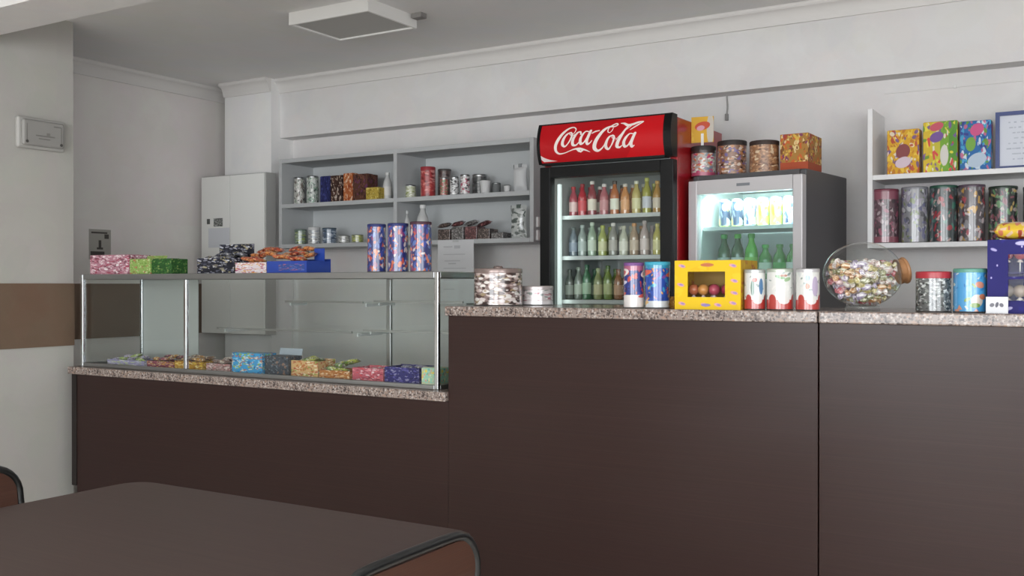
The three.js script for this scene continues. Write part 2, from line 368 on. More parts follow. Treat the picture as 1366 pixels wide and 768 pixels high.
// open tray (returned with its inner size) for heaps of packs
function tray(name, label, x0, x1, top, p, base, depth, m, o = {}) {
  const a = worldX(x0, p), b = worldX(x1, p), h = worldY((x0 + x1) / 2, top, p) - base, w = b - a, t = 0.003;
  const g = thing(name, label, 'box', (a + b) / 2, base, zOf(p) - depth / 2, o.turn ?? 0, o.group);
  part('front_panel', span(-w / 2, w / 2, 0, h, depth / 2 - t, depth / 2), m, g);
  part('back_panel', span(-w / 2, w / 2, 0, h * (o.back ?? 1.2), -depth / 2, -depth / 2 + t), m, g);
  for (const s of [-1, 1]) part('side_panel', span(s < 0 ? -w / 2 : w / 2 - t, s < 0 ? -w / 2 + t : w / 2, 0, h, -depth / 2 + t, depth / 2 - t), o.side ?? m, g);
  part('bottom_panel', span(-w / 2 + t, w / 2 - t, 0, t, -depth / 2 + t, depth / 2 - t), m, g);
  return { g, w, h, depth };
}
// pillow pack: puffed middle, flat crimped ends
function pillowPack(l, w, t) {
  const nu = 12, nv = 10, pos = [], uv = [], idx = [];
  for (let i = 0; i <= nu; i++) {
    const s = -1 + 2 * i / nu, puff = Math.abs(s) > 0.82 ? 0.06 : Math.pow(Math.max(0, 1 - Math.pow(Math.abs(s) / 0.86, 4)), 0.5) * 0.94 + 0.06, ww = 1 - 0.1 * puff * (1 - Math.abs(s));
    for (let j = 0; j <= nv; j++) {
      const a = j / nv * Math.PI * 2;
      pos.push(s * l / 2, Math.sign(Math.sin(a)) * Math.pow(Math.abs(Math.sin(a)), 0.8) * t / 2 * puff, Math.cos(a) * w / 2 * ww); uv.push(i / nu, j / nv);
    }
  }
  for (let i = 0; i < nu; i++) for (let j = 0; j < nv; j++) { const k = i * (nv + 1) + j; idx.push(k, k + 1, k + nv + 1, k + 1, k + nv + 2, k + nv + 1); }
  const g = new THREE.BufferGeometry();
  g.setAttribute('position', new THREE.Float32BufferAttribute(pos, 3)); g.setAttribute('uv', new THREE.Float32BufferAttribute(uv, 2)); g.setIndex(idx); g.computeVertexNormals();
  return g;
}
function pack(name, label, category, group, g, m, x, y, z, rx, ry, rz) {
  const o = new THREE.Mesh(g, m); o.name = numbered(name); o.position.set(x, y, z); o.rotation.set(rx, ry, rz);
  o.userData = { label, category, group }; scene.add(o); return o;
}
// heap of packs standing or lying in a tray
function heap(tr, n, geo, ms, name, label, group, o = {}) {
  const { rows = 2, lift = 0.012, tilt = 0.5, step = 0.0, rise = 0 } = o;
  const per = Math.ceil(n / rows);
  for (let i = 0; i < n; i++) {
    const r = (i / per) | 0, k = i % per;
    const x = tr.g.position.x - tr.w / 2 + 0.047 + (tr.w - 0.094) * (k + 0.25 * (r % 2)) / Math.max(1, per - 0.75) + (rnd() - 0.5) * 0.004;
    const z = tr.g.position.z + tr.depth / 2 - (r + 0.5) * tr.depth / rows;
    pack(name, o.words ? `${o.words[i % ms.length]} ${label}` : label, 'pack', group, geo, ms[i % ms.length], x, tr.g.position.y + lift + r * step + (rnd() - 0.5) * rise, z, (rnd() - 0.5) * tilt + (o.lean ?? 0), (o.face ?? 0) + (rnd() - 0.5) * 0.9, (rnd() - 0.5) * tilt);
  }
}
// bottle with its own liquid colour, label and cap
function bottle(name, label, x, y, z, h, r, liquid, band, cap, group, o = {}) {
  const g = thing(name, label, 'bottle', x, y, z, YAW, group);
  const neck = r * 0.42;
  part('body', lathe([[0.0001, 0.001], [r * 0.85, 0.0], [r, 0.006], [r, h * 0.55], [r * 0.9, h * 0.66], [neck * 1.15, h * 0.8], [neck, h * 0.88], [neck, h * 0.93]], 20), liquid, g);
  part('label_band', lathe([[r * 1.012, h * 0.16], [r * 1.015, h * 0.17], [r * 1.015, h * 0.47], [r * 1.012, h * 0.48]], 20), band, g);
  part('cap', lathe([[neck * 1.2, h * 0.9], [neck * 1.25, h * 0.91], [neck * 1.25, h * 0.985], [neck * 1.05, h], [0.0001, h]], 16), cap, g);
  return g;
}

// ---------------------------------------------------------------- red drinks cooler with script sign
const CK_P = 4.05, CKX0 = worldX(720, CK_P), CKX1 = worldX(898, CK_P), CK_TOP = 2.024, CK_HEAD = 1.838, CK_W = CKX1 - CKX0;
{
  const k = thing('drinks_cooler', 'tall red drinks cooler with white script lettering and glass door', 'fridge', (CKX0 + CKX1) / 2, 0, zOf(CK_P));
  const w = CK_W, D = 0.62, red = mat(0xa3141c, { roughness: 0.3, clearcoat: 0.4 }), inner = mat(0xb4bab8, { roughness: 0.5 });
  const yb = 0.16, yt = CK_HEAD - 0.012;
  for (const s of [-1, 1]) {
    const sp = part('side_panel', span(s < 0 ? -w / 2 : w / 2 - 0.035, s < 0 ? -w / 2 + 0.035 : w / 2, 0.03, CK_TOP - 0.01, -D, -0.05, 0.004), red, k);
    part('lining', span(s < 0 ? -w / 2 + 0.035 : w / 2 - 0.04, s < 0 ? -w / 2 + 0.04 : w / 2 - 0.035, yb, yt, -D + 0.04, -0.05), inner, sp);
  }
  part('back_panel', span(-w / 2 + 0.035, w / 2 - 0.035, 0.03, CK_TOP - 0.01, -D, -D + 0.035), red, k);
  part('rear_lining', span(-w / 2 + 0.04, w / 2 - 0.04, yb, yt, -D + 0.035, -D + 0.04), inner, k);
  part('roof', span(-w / 2 + 0.035, w / 2 - 0.035, yt, CK_TOP - 0.012, -D + 0.035, -0.05), inner, k);
  part('plinth', span(-w / 2 + 0.035, w / 2 - 0.035, 0.03, yb, -D + 0.035, -0.05), M.black, k);
  for (const [x, z] of [[-w / 2 + 0.06, -0.1], [w / 2 - 0.06, -0.1], [-w / 2 + 0.06, -D + 0.06], [w / 2 - 0.06, -D + 0.06]]) part('foot', lathe([[0.0001, 0], [0.022, 0], [0.018, 0.03], [0.0001, 0.03]], 14).translate(x, 0, z), M.black, k);
  // door: black frame, glass, handle
  const y0 = 0.2, y1 = yt, fl = 0.055, fr = 0.062, ft = 0.05;
  part('door_frame', merge([span(-w / 2, -w / 2 + fl, y0, y1, -0.048, 0, 0.004), span(w / 2 - fr, w / 2, y0, y1, -0.048, 0, 0.004), span(-w / 2 + fl, w / 2 - fr, y1 - ft, y1, -0.048, 0), span(-w / 2 + fl, w / 2 - fr, y0, y0 + 0.06, -0.048, 0)]), M.black, k);
  part('door_glass', span(-w / 2 + fl, w / 2 - fr, y0 + 0.06, y1 - ft, -0.026, -0.02), M.greenPane, k);
  part('door_handle', span(w / 2 - 0.03, w / 2 - 0.012, 0.85, 1.25, 0.0, 0.022, 0.006), M.black, k);
  // lit strip on the hinge side
  const strip = part('light_strip', span(-w / 2 + 0.062, -w / 2 + 0.078, 0.3, y1 - 0.075, -0.075, -0.055, 0.004), mat(0xdfe8e6, { emissive: 0xdff0ee, emissiveIntensity: 0.62 }), k);
  strip.userData.label = 'white lit strip lamp';
  const l = new THREE.RectAreaLight(0xe6f5f2, 5.5, 0.02, y1 - 0.4);
  l.position.set(-w / 2 + 0.082, (0.3 + y1 - 0.075) / 2, -0.065); l.rotation.y = -Math.PI / 2 + 0.65; k.add(l);
  // shelves
  for (const y of [1.60, 1.41, 1.205, 0.95, 0.7, 0.45]) {
    const s = part('shelf', span(-w / 2 + 0.045, w / 2 - 0.045, y - 0.008, y, -D + 0.05, -0.1), mat(0xc4c9c8, { roughness: 0.4 }), k);
    part('price_rail', span(-w / 2 + 0.045, w / 2 - 0.045, y - 0.014, y + 0.004, -0.1, -0.094), mat(0xb9bdbc, { roughness: 0.4 }), s);
  }
  // sign box: gently bowed front, black ends, script lettering
  const bow = 0.03, hh = CK_TOP - CK_HEAD;
  const shape = (inset) => { const s = new THREE.Shape(); s.moveTo(0.05, inset); s.lineTo(-0.004, inset); s.quadraticCurveTo(-bow - 0.018, hh * 0.5, -0.004, hh - inset); s.lineTo(0.05, hh - inset); s.closePath(); return s; };
  const solid = (x0, x1, inset, grow) => { const g = new THREE.ExtrudeGeometry(shape(inset), { depth: x1 - x0, bevelEnabled: false, curveSegments: 14 }); g.rotateY(Math.PI / 2); g.translate(x0, CK_HEAD, grow); return g; };
  part('sign_box', solid(-w / 2 + 0.016, w / 2 - 0.036, 0.006, 0.0), mat(0xb3131b, { roughness: 0.35 }), k);
  part('end_cap', solid(-w / 2, -w / 2 + 0.016, 0, 0.003), M.black, k);
  part('end_cap', solid(w / 2 - 0.036, w / 2, 0, 0.003), M.black, k);
  part('sign_edge', span(-w / 2 + 0.016, w / 2 - 0.036, CK_HEAD - 0.004, CK_HEAD + 0.006, -0.045, 0.006), M.black, k);
  part('sign_edge', span(-w / 2 + 0.016, w / 2 - 0.036, CK_TOP - 0.006, CK_TOP, -0.045, 0.006), M.black, k);
  // printed face: strokes of the script traced in the photograph's own frame, unrolled to the panel
  const TL = [55, 170], TR = [1235, 70], BL = [50, 540], BR = [1235, 472], W = 1536, HH = 480;
  const toFace = ([x, y]) => { const u = (x - lerp(TL[0], BL[0], 0.5)) / (TR[0] - TL[0]); const yt2 = lerp(TL[1], TR[1], u), yb2 = lerp(BL[1], BR[1], u); return [u * W, (y - yt2) / (yb2 - yt2) * HH]; };
  const face = canvasTexture(W, HH, (c) => {
    c.fillStyle = '#b8121b'; c.fillRect(0, 0, W, HH);
    c.fillStyle = '#c9151d'; c.beginPath(); c.moveTo(W, 0); c.lineTo(W * 0.62, 0); c.quadraticCurveTo(W * 0.84, HH * 0.5, W * 0.7, HH); c.lineTo(W, HH); c.fill();
    c.fillStyle = '#e6d9d6'; c.beginPath(); c.moveTo(0, HH * 0.8); c.quadraticCurveTo(W * 0.05, HH * 0.93, W * 0.14, HH * 0.965); c.lineTo(W * 0.02, HH * 0.97); c.lineTo(0, HH * 0.9); c.fill();
    c.fillStyle = '#f1e6e0';
    const stroke = (pts, ws) => {
      const cv = new THREE.CatmullRomCurve3(pts.map((a) => { const f = toFace(a); return new THREE.Vector3(f[0], f[1], 0); }), false, 'centripetal');
      const n = 240;
      for (let i = 0; i <= n; i++) { const s = i / n, q = cv.getPoint(s), f = s * (ws.length - 1), j = Math.min(ws.length - 2, f | 0), wd = lerp(ws[j], ws[j + 1], f - j) * 1.3; c.beginPath(); c.ellipse(q.x, q.y, Math.max(wd * 0.62, 1.5), Math.max(wd * 0.5, 1.5), -0.5, 0, 7); c.fill(); }
    };
    // large first letter with its long tail and the hanging ribbon
    stroke([[378, 262], [402, 235], [408, 205], [385, 188], [345, 196], [290, 240], [240, 310], [212, 375], [214, 425], [240, 448], [290, 444], [345, 424], [400, 405], [450, 402], [500, 414], [545, 434]], [5, 7, 9, 10, 16, 24, 28, 26, 20, 14, 9, 8, 12, 20, 12, 4]);
    stroke([[415, 405], [440, 420], [458, 436]], [8, 22, 5]);
    stroke([[458, 436], [470, 420], [490, 410]], [5, 18, 8]);
    // small round letters of the first word
    stroke([[362, 238], [325, 258], [290, 312], [282, 362], [302, 380], [335, 352], [366, 300], [374, 258], [360, 238], [352, 258], [385, 272], [402, 258]], [8, 16, 24, 24, 14, 10, 16, 16, 8, 6, 6, 5]);
    stroke([[462, 258], [458, 236], [436, 238], [402, 280], [382, 330], [386, 364], [412, 368], [446, 338], [462, 318]], [14, 12, 14, 22, 24, 22, 14, 8, 6]);
    stroke([[540, 234], [512, 230], [480, 262], [458, 318], [464, 354], [490, 344], [520, 296], [545, 240]], [8, 10, 18, 24, 22, 12, 8, 8]);
    stroke([[556, 226], [536, 282], [520, 334], [528, 358], [552, 346], [572, 322]], [22, 24, 24, 18, 10, 5]);
    // hyphen
    stroke([[572, 250], [600, 234], [640, 224]], [10, 13, 8]);
    // second capital with its inner loop
    stroke([[742, 248], [724, 240], [726, 208], [756, 176], [800, 156], [812, 166], [786, 184], [740, 186], [690, 214], [636, 282], [600, 352], [594, 402], [622, 424], [664, 400], [690, 366], [700, 340]], [6, 8, 10, 12, 12, 10, 12, 16, 24, 30, 32, 30, 20, 12, 8, 5]);
    stroke([[742, 248], [762, 226], [772, 198]], [5, 7, 5]);
    // round letter, tall letter with the wide top swash, last letter
    stroke([[770, 272], [738, 290], [708, 346], [704, 392], [722, 410], [752, 378], [778, 322], [782, 284], [768, 274], [766, 300], [800, 304]], [8, 16, 22, 24, 16, 10, 16, 14, 8, 6, 5]);
    stroke([[800, 320], [850, 262], [900, 214], [940, 178], [936, 168], [900, 200], [850, 280], [814, 350], [808, 386], [830, 394], [856, 374]], [6, 6, 7, 8, 8, 14, 24, 28, 24, 14, 6]);
    stroke([[838, 152], [872, 156], [906, 174], [950, 166], [1000, 146], [1048, 138], [1006, 168], [966, 196], [930, 222]], [5, 16, 22, 22, 18, 6, 14, 12, 5]);
    stroke([[962, 262], [932, 260], [896, 296], [872, 350], [880, 386], [908, 376], [940, 324], [966, 268]], [8, 10, 20, 24, 22, 12, 8, 8]);
    stroke([[978, 256], [956, 310], [938, 362], [946, 388], [968, 376]], [22, 24, 26, 20, 6]);
  });
  face.wrapS = face.wrapT = THREE.ClampToEdgeWrapping;
  const fw = w - 0.052, nx = 2, ny = 14, pg = new THREE.PlaneGeometry(fw, 1, nx, ny), pp = pg.attributes.position;
  for (let i = 0; i < pp.count; i++) { const v = pp.getY(i) + 0.5, y = 0.006 + v * (hh - 0.012); pp.setY(i, CK_HEAD + y); pp.setX(i, pp.getX(i) - 0.01); pp.setZ(i, 2 * v * (1 - v) * (bow + 0.018) + 0.004 * ((1 - v) ** 2 + v * v) + 0.0015); }
  pg.computeVertexNormals();
  part('sign_print', pg, mat(0xffffff, { map: face, roughness: 0.36, specularIntensity: 0.5 }), k).userData.label = 'red sign face with white script lettering';
}

// ---------------------------------------------------------------- small glass door fridge, turned a little
const SF = { x: -1.366, z: -1.08, turn: -0.115, w: 0.52, d: 0.52, top: 1.76 };
const sfPoint = (x, z) => new THREE.Vector3(x, 0, z).applyAxisAngle(new THREE.Vector3(0, 1, 0), SF.turn).add(new THREE.Vector3(SF.x, 0, SF.z));
{
  const k = thing('glass_door_fridge', 'shorter dark grey fridge with silver framed glass door and bright inside', 'fridge', SF.x, 0, SF.z, SF.turn);
  const w = SF.w, D = SF.d, dark = mat(0x4b4a4c, { roughness: 0.42 }), inner = mat(0xeaf2f0, { roughness: 0.45 }), silver = mat(0xc9c6c8, { roughness: 0.35, metalness: 0.25 });
  const yb = 0.2, yt = SF.top - 0.05;
  for (const s of [-1, 1]) {
    const sp = part('side_panel', span(s < 0 ? -w / 2 : w / 2 - 0.03, s < 0 ? -w / 2 + 0.03 : w / 2, 0.03, SF.top, -D, -0.045, 0.006), dark, k);
    part('lining', span(s < 0 ? -w / 2 + 0.03 : w / 2 - 0.034, s < 0 ? -w / 2 + 0.034 : w / 2 - 0.03, yb, yt, -D + 0.034, -0.046), inner, sp);
  }
  part('back_panel', span(-w / 2 + 0.03, w / 2 - 0.03, 0.03, SF.top, -D, -D + 0.03), dark, k);
  part('rear_lining', span(-w / 2 + 0.034, w / 2 - 0.034, yb, yt, -D + 0.03, -D + 0.034), inner, k);
  part('roof', span(-w / 2 + 0.03, w / 2 - 0.03, yt, SF.top, -D + 0.03, -0.045), dark, k);
  part('plinth', span(-w / 2 + 0.03, w / 2 - 0.03, 0.03, yb, -D + 0.03, -0.045), dark, k);
  for (const [x, z] of [[-0.2, -0.1], [0.2, -0.1], [-0.2, -D + 0.06], [0.2, -D + 0.06]]) part('foot', lathe([[0.0001, 0], [0.02, 0], [0.016, 0.03], [0.0001, 0.03]], 14).translate(x, 0, z), M.black, k);
  const y0 = 0.2, y1 = SF.top - 0.026, f = 0.042, ft = 0.06;
  part('door_frame', merge([span(-w / 2, -w / 2 + f, y0, y1, -0.044, 0, 0.004), span(w / 2 - f, w / 2, y0, y1, -0.044, 0, 0.004), span(-w / 2 + f, w / 2 - f, y1 - ft, y1, -0.044, 0), span(-w / 2 + f, w / 2 - f, y0, y0 + 0.05, -0.044, 0)]), silver, k);
  part('door_glass', span(-w / 2 + f, w / 2 - f, y0 + 0.05, y1 - ft, -0.022, -0.016), mat(0xeaf4f4, { transmission: 1, thickness: 0, roughness: 0, ior: 1.6 }), k);
  part('badge', span(-0.03, 0.03, y1 - 0.034, y1 - 0.022, 0, 0.002), mat(0x8b8f96, { metalness: 0.8, roughness: 0.3 }), k);
  part('hinge', span(w / 2 + 0.0, w / 2 + 0.004, 1.3, 1.34, -0.05, -0.012), mat(0x8b8b8d), k);
  const lamp = part('light_tube', span(-w / 2 + 0.06, w / 2 - 0.06, yt - 0.03, yt - 0.008, -0.11, -0.075, 0.008), mat(0xf4fbff, { emissive: 0xeaf6ff, emissiveIntensity: 1.3 }), k);
  lamp.userData.label = 'white lit tube lamp under the roof';
  const l = new THREE.RectAreaLight(0xe6f8f4, 62, w - 0.14, 0.05); l.position.set(0, yt - 0.034, -0.1); l.rotation.x = -Math.PI / 2 + 0.45; k.add(l);
  for (const y of [1.53, 1.3, 1.05, 0.8, 0.5]) {
    const s = part('shelf', span(-w / 2 + 0.038, w / 2 - 0.038, y - 0.007, y, -D + 0.06, -0.075), mat(0xcfd8d8, { roughness: 0.35 }), k);
    part('shelf_rim', span(-w / 2 + 0.038, w / 2 - 0.038, y - 0.012, y + 0.004, -0.075, -0.069), mat(0xdfe4e4, { roughness: 0.3 }), s);
  }
}

// ---------------------------------------------------------------- bottles in the red cooler
{
  const liq = (c) => mat(c, { roughness: 0.12, clearcoat: 0.6 }), lab = (c) => mat(c, { roughness: 0.4 });
  const rows = [
    ['top lit', 1.604, 4.23, 0.155, [[765, 0xa64552, 0xd8b9b6, 0xb02a30, 'pink red'], [777, 0xa81a2b, 0xc23a44, 0x8c1420, 'deep red'], [790, 0x8d3d43, 0xd9cfbe, 0xd8cfc8, 'dull red cream labelled'], [806, 0xb0666c, 0xc4898c, 0xd6cfcb, 'rose pink'], [820, 0xb56a3c, 0xdfe0d0, 0x4b4038, 'orange white labelled'], [834, 0xc98a55, 0xe0a676, 0xcfc7bb, 'peach orange'], [849, 0xbfae6a, 0xdcd6a6, 0xd7d7c4, 'pale yellow'], [863, 0xa9a548, 0xcfd2da, 0xbfc26a, 'olive yellow white labelled'], [877, 0xb88a42, 0xdccdb8, 0xcfa65c, 'amber']]],
    ['middle', 1.414, 4.23, 0.15, [[765, 0x69737c, 0x8f98a6, 0x55605f, 'grey blue'], [777, 0x88938e, 0xa7b1ad, 0x9aa39f, 'clear grey'], [790, 0x92a58f, 0xc3cdbd, 0xb9c4b4, 'pale green'], [804, 0x9ba35a, 0xc8c79b, 0x9da544, 'lime green'], [818, 0x8b8982, 0xb3aea6, 0xcfcac2, 'smoky clear'], [832, 0xb9bba9, 0xdad9cb, 0xbdbba8, 'milky white'], [846, 0xa58e77, 0xc8b7a2, 0xc08a55, 'tan'], [860, 0xb7a6a2, 0xd9cac6, 0xb0a5a4, 'milky pink'], [877, 0xc1b866, 0xdcd7a0, 0xcac27a, 'light yellow']]],
    ['lower', 1.209, 4.23, 0.155, [[760, 0x5a5f59, 0x9aa097, 0x4c524c, 'dark grey'], [772, 0x6c736a, 0xaab2a4, 0x7f877c, 'grey green'], [783, 0x3f6a4c, 0x9bb49a, 0x2d5a3f, 'bottle green'], [798, 0x7d8355, 0xb3ad84, 0x8e9a72, 'khaki'], [811, 0x6a7d3a, 0xa8b07a, 0x55703a, 'moss green'], [825, 0x8d5d3e, 0xb98f70, 0x7d5038, 'brown']]],
  ];
  for (const [row, y, p, h, list] of rows) list.forEach(([px, c, lb, cp, word], i) => {
    bottle('juice_bottle', `${word} drink bottle on the ${row} shelf of the red cooler`, worldX(px, p), y, zOf(p), h * (1 + ((i * 7) % 5 - 2) * 0.035), 0.0215, liq(c), lab(lb), lab(cp), 'bottles in the red cooler');
    const b = bottle('juice_bottle', `bottle behind the ${word} one, ${row} shelf of the red cooler`, worldX(px, p) + 0.004, y, zOf(p + 0.075), h * (1 + ((i * 5) % 5 - 2) * 0.03), 0.0215, liq(c), lab(lb), lab(cp), 'bottles in the red cooler');
  });
}
// ---------------------------------------------------------------- drinks in the small fridge
{
  const liq = (c) => mat(c, { roughness: 0.14, clearcoat: 0.5 });
  const can = (label, x, z, y, h, r, m, lid) => {
    const q = sfPoint(x, z), g = thing('drink_can', label, 'can', q.x, y, q.z, YAW, 'drinks in the small fridge');
    part('body', lathe([[r * 0.8, 0.002], [r, 0.01], [r, h * 0.9], [r * 0.82, h - 0.003]], 22), m, g);
    part('lid', lathe([[r * 0.82, h - 0.003], [r * 0.84, h], [r * 0.78, h - 0.004], [0.0001, h - 0.004]], 22), M.steel, g);
    part('base', lathe([[0.0001, 0.004], [r * 0.7, 0], [r * 0.8, 0.002]], 22), M.steel, g);
  };
  const navy = print('#3b4660', ['#d7dbe2', '#c9d24a', '#232c44', '#8b94a8'], { n: 40, size: 14, bandBottom: ['#b9c650', 0.22] });
  const pale = print('#cdd4de', ['#5e6ea8', '#9aa4bc', '#ffffff', '#3e4a78'], { n: 34, size: 14 });
  const lime = print('#d6dc6a', ['#eef0c2', '#8f97c4', '#c4cc3a'], { n: 30, size: 14, bandTop: ['#7d84b4', 0.35] });
  [[-0.155, navy, 'navy and lime can at the hinge side'], [-0.095, navy, 'navy and lime can beside the pale blue one'], [-0.035, pale, 'pale blue and white printed can'], [0.025, lime, 'lime can with lilac top'], [0.085, lime, 'lime can with lilac top beside another'], [0.145, pale, 'pale can beside the lamp lit wall']].forEach(([x, m, s]) => can(`${s}, upper shelf of the small fridge`, x, -0.15, 1.534, 0.125, 0.028, gloss(m), 0));
  const green = liq(0x2f8f3a), dg = liq(0x1f5a35), lg = liq(0x55b83e);
  [[-0.16, dg, 0xb9c9c2, 0x3f9a4a, 'dark green'], [-0.095, dg, 0xd7ddd8, 0x57b544, 'dark green white labelled'], [-0.03, lg, 0x86cf5a, 0x3f9a3a, 'bright green'], [0.035, green, 0xd8ead8, 0x3fae4a, 'leaf green'], [0.1, green, 0x3fae55, 0x2f8f3a, 'plain green'], [0.16, green, 0xeef4ee, 0x2f8f3a, 'green white labelled']].forEach(([x, m, lb, cp, word], i) => {
    const q = sfPoint(x, -0.15);
    bottle('soda_bottle', `${word} soda bottle on the second shelf of the small fridge`, q.x, 1.304, q.z, i < 3 ? 0.2 : 0.15, 0.029, m, mat(lb), mat(cp), 'drinks in the small fridge');
  });
}

// ---------------------------------------------------------------- things on the tall counter
{
  const foil = print('#8a7470', ['#e4d8d4', '#4a302a', '#c9b4ac', '#2f1d19', '#f2ece8', '#a08a6a'], { n: 120, size: 8, motif: 'round', rx: 2 });
  const j = tin('candy_jar', 'round jar of brown and white foil wrapped chocolates on the tall counter', 'jar', 632, 697, 358, 3.24, HIGH, gloss(foil), { lid: mat(0x8e7d78, { roughness: 0.25, metalness: 0.4 }), lidH: 0.018 });
  part('lid_knob', lathe([[0.0001, 0.018], [0.016, 0.016], [0.02, 0.008], [0.012, 0]], 16).translate(0, 0.135, 0), mat(0x8e7d78, { roughness: 0.25, metalness: 0.4 }), j);
  tin('short_tin', 'short silvery white tin beside the foil chocolate jar', 'tin', 696, 738, 381, 3.36, HIGH, gloss(print('#cfc8c8', ['#e9e6e6', '#b9a9ab', '#a86f78', '#7f8a84'], { n: 26, size: 12, rx: 2, bandBottom: ['#e6e2e3', 0.22] }), { metalness: 0.2 }), { lid: mat(0xbdb4b3, { metalness: 0.5, roughness: 0.3 }), lidH: 0.016 });
  tin('candy_can', 'slim blue can with red white top and white foot on the tall counter', 'can', 832, 859, 350, 3.12, HIGH, gloss(print('#1f2f7a', ['#33489c', '#16215c', '#c9483f'], { n: 26, size: 12, rx: 2, bandTop: ['#a85a78', 0.12], bandBottom: ['#e2dcd8', 0.3], oval: [['#e6dcd6', 0.5, 0.18, 0.3, 0.1], ['#c94b52', 0.5, 0.18, 0.18, 0.06], ['#cf5a4e', 0.4, 0.7, 0.3, 0.05], ['#d8d5e8', 0.52, 0.42, 0.22, 0.05]] })), { lid: mat(0x7a4f8c) });
  tin('candy_can', 'wider blue candy can with teal rim on the tall counter', 'can', 860, 894, 349, 3.13, HIGH, gloss(print('#1c4aa6', ['#2c7fc0', '#183a86', '#e29a4a', '#c65a58', '#3aa6c0', '#7a4a9c'], { n: 34, size: 11, rx: 2, bandTop: ['#2f90b4', 0.08], bandBottom: ['#cfd3d6', 0.16], oval: [['#dcae5a', 0.5, 0.9, 0.2, 0.05], ['#d5604a', 0.5, 0.2, 0.32, 0.07]] })), { lid: mat(0x3fa3bd), taper: 0.94 });
  carton('small_carton', 'small gold brown carton between the blue can and the yellow box', 'box', 889, 899, 396, 3.17, HIGH, 0.03, card(print('#b98a42', ['#8a5a2c', '#e0bd6a', '#6c3a20'], { n: 20 })));

  // yellow carton with a window, lollipops inside
  const windowBox = (label, x0, x1, top, p, depth, hole, front, sides, dark) => {
    const a = worldX(x0, p), b = worldX(x1, p), h = worldY((x0 + x1) / 2, top, p) - HIGH, w = b - a, t = 0.004;
    const g = thing('window_carton', label, 'box', (a + b) / 2, HIGH, zOf(p) - depth / 2);
    const s = new THREE.Shape(); s.moveTo(0, 0); s.lineTo(w, 0); s.lineTo(w, h); s.lineTo(0, h); s.closePath();
    for (const [u0, u1, v0, v1] of hole) { const q = new THREE.Path(); q.moveTo(u0 * w, v0 * h); q.lineTo(u1 * w, v0 * h); q.lineTo(u1 * w, v1 * h); q.lineTo(u0 * w, v1 * h); q.closePath(); s.holes.push(q); }
    const f = new THREE.ExtrudeGeometry(s, { depth: t, bevelEnabled: false });
    const uv = f.attributes.uv, ps = f.attributes.position; for (let i = 0; i < uv.count; i++) uv.setXY(i, ps.getX(i) / w, ps.getY(i) / h);
    f.translate(-w / 2, 0, depth / 2 - t);
    part('front_panel', f, front, g);
    for (const k of [-1, 1]) part('side_panel', span(k < 0 ? -w / 2 : w / 2 - t, k < 0 ? -w / 2 + t : w / 2, 0, h, -depth / 2, depth / 2 - t), sides, g);
    part('top_panel', span(-w / 2 + t, w / 2 - t, h - t, h, -depth / 2, depth / 2 - t), sides, g);
    part('bottom_panel', span(-w / 2 + t, w / 2 - t, 0, t, -depth / 2, depth / 2 - t), sides, g);
    part('back_panel', span(-w / 2 + t, w / 2 - t, t, h - t, -depth / 2, -depth / 2 + t), dark, g);
    for (const [u0, u1, v0, v1] of hole) part('window_film', span((u0 - 0.5) * w - 0.004, (u1 - 0.5) * w + 0.004, v0 * h - 0.004, v1 * h + 0.004, depth / 2 - t - 0.0015, depth / 2 - t - 0.0005), M.film, g);
    return { g, w, h, depth };
  };
  const dots = [];
  for (const [x, y] of [[0.12, 0.12], [0.5, 0.1], [0.88, 0.12], [0.1, 0.5], [0.9, 0.42], [0.9, 0.66], [0.12, 0.88], [0.46, 0.9], [0.66, 0.9], [0.88, 0.86]]) dots.push(['#dca0a0', x, y, 0.06, 0.035, 0.4], ['#9c86b8', x + 0.01, y, 0.03, 0.018, 0.4]);
  dots.push(['#c0704a', 0.5, 0.1, 0.1, 0.035, 0], ['#8e7fb6', 0.48, 0.905, 0.07, 0.03, 0]);
  const yb = windowBox('yellow carton with a window showing lollipops on the tall counter', 900, 988, 347, 3.07, 0.17, [[0.2, 0.77, 0.25, 0.77]], card(print('#e3bd1e', ['#e6c42c', '#dfb41a'], { n: 10, oval: dots })), card(print('#c9a02a', ['#b06a3a', '#d8b234', '#bf8a34'], { n: 16 })), mat(0xa8863c));
  const lolly = (label, x, y, z, c, s, group) => {
    const g = thing('lollipop', label, 'lollipop', x, y, z, 0.3, group);
    part('stick', new THREE.CylinderGeometry(0.0018, 0.0018, s * 2.4, 8).translate(0, s * 1.2, 0), M.white, g);
    part('sweet', new THREE.SphereGeometry(s, 16, 12).translate(0, s * 3.2, 0), mat(c, { roughness: 0.2 }), g);
    part('wrapper_frill', lathe([[0.003, s * 2.2], [s * 0.55, s * 1.75], [s * 0.35, s * 1.8], [0.002, s * 2.1]], 10), mat(0xe6dcd8, { roughness: 0.3 }), g);
  };
  [[-0.07, 0.02, 0xb86a48], [-0.035, 0.025, 0xc68a4a], [0.005, 0.03, 0xb04a5c], [0.045, 0.02, 0xa8324c], [0.03, -0.01, 0xc86a78], [-0.02, -0.02, 0x9a5030]].forEach(([x, z, c], i) => lolly(`${['terracotta', 'amber', 'raspberry', 'dark red', 'rose', 'brown'][i]} lollipop inside the yellow window carton`, yb.g.position.x + x, HIGH + 0.0042, yb.g.position.z + z, c, 0.0185, 'lollipops in the yellow carton'));

  // three red and white tins
  const rw = (stripes, o) => gloss(print('#dcdcd8', ['#cfd2d0', '#e8e6e2', '#7f8f8a'], { n: 18, size: 10, rx: 1, w: 256, ...o }));
  const redFoot = (k) => ({ bandBottom: ['#b23a34', 0.26], oval: [['#b23a34', 0.36, 0.74, 0.05, 0.14, 0], ['#b23a34', 0.66, 0.74, 0.05, 0.14, 0], ['#dedad6', 0.51, 0.76, 0.07, 0.1, 0], ...k] });
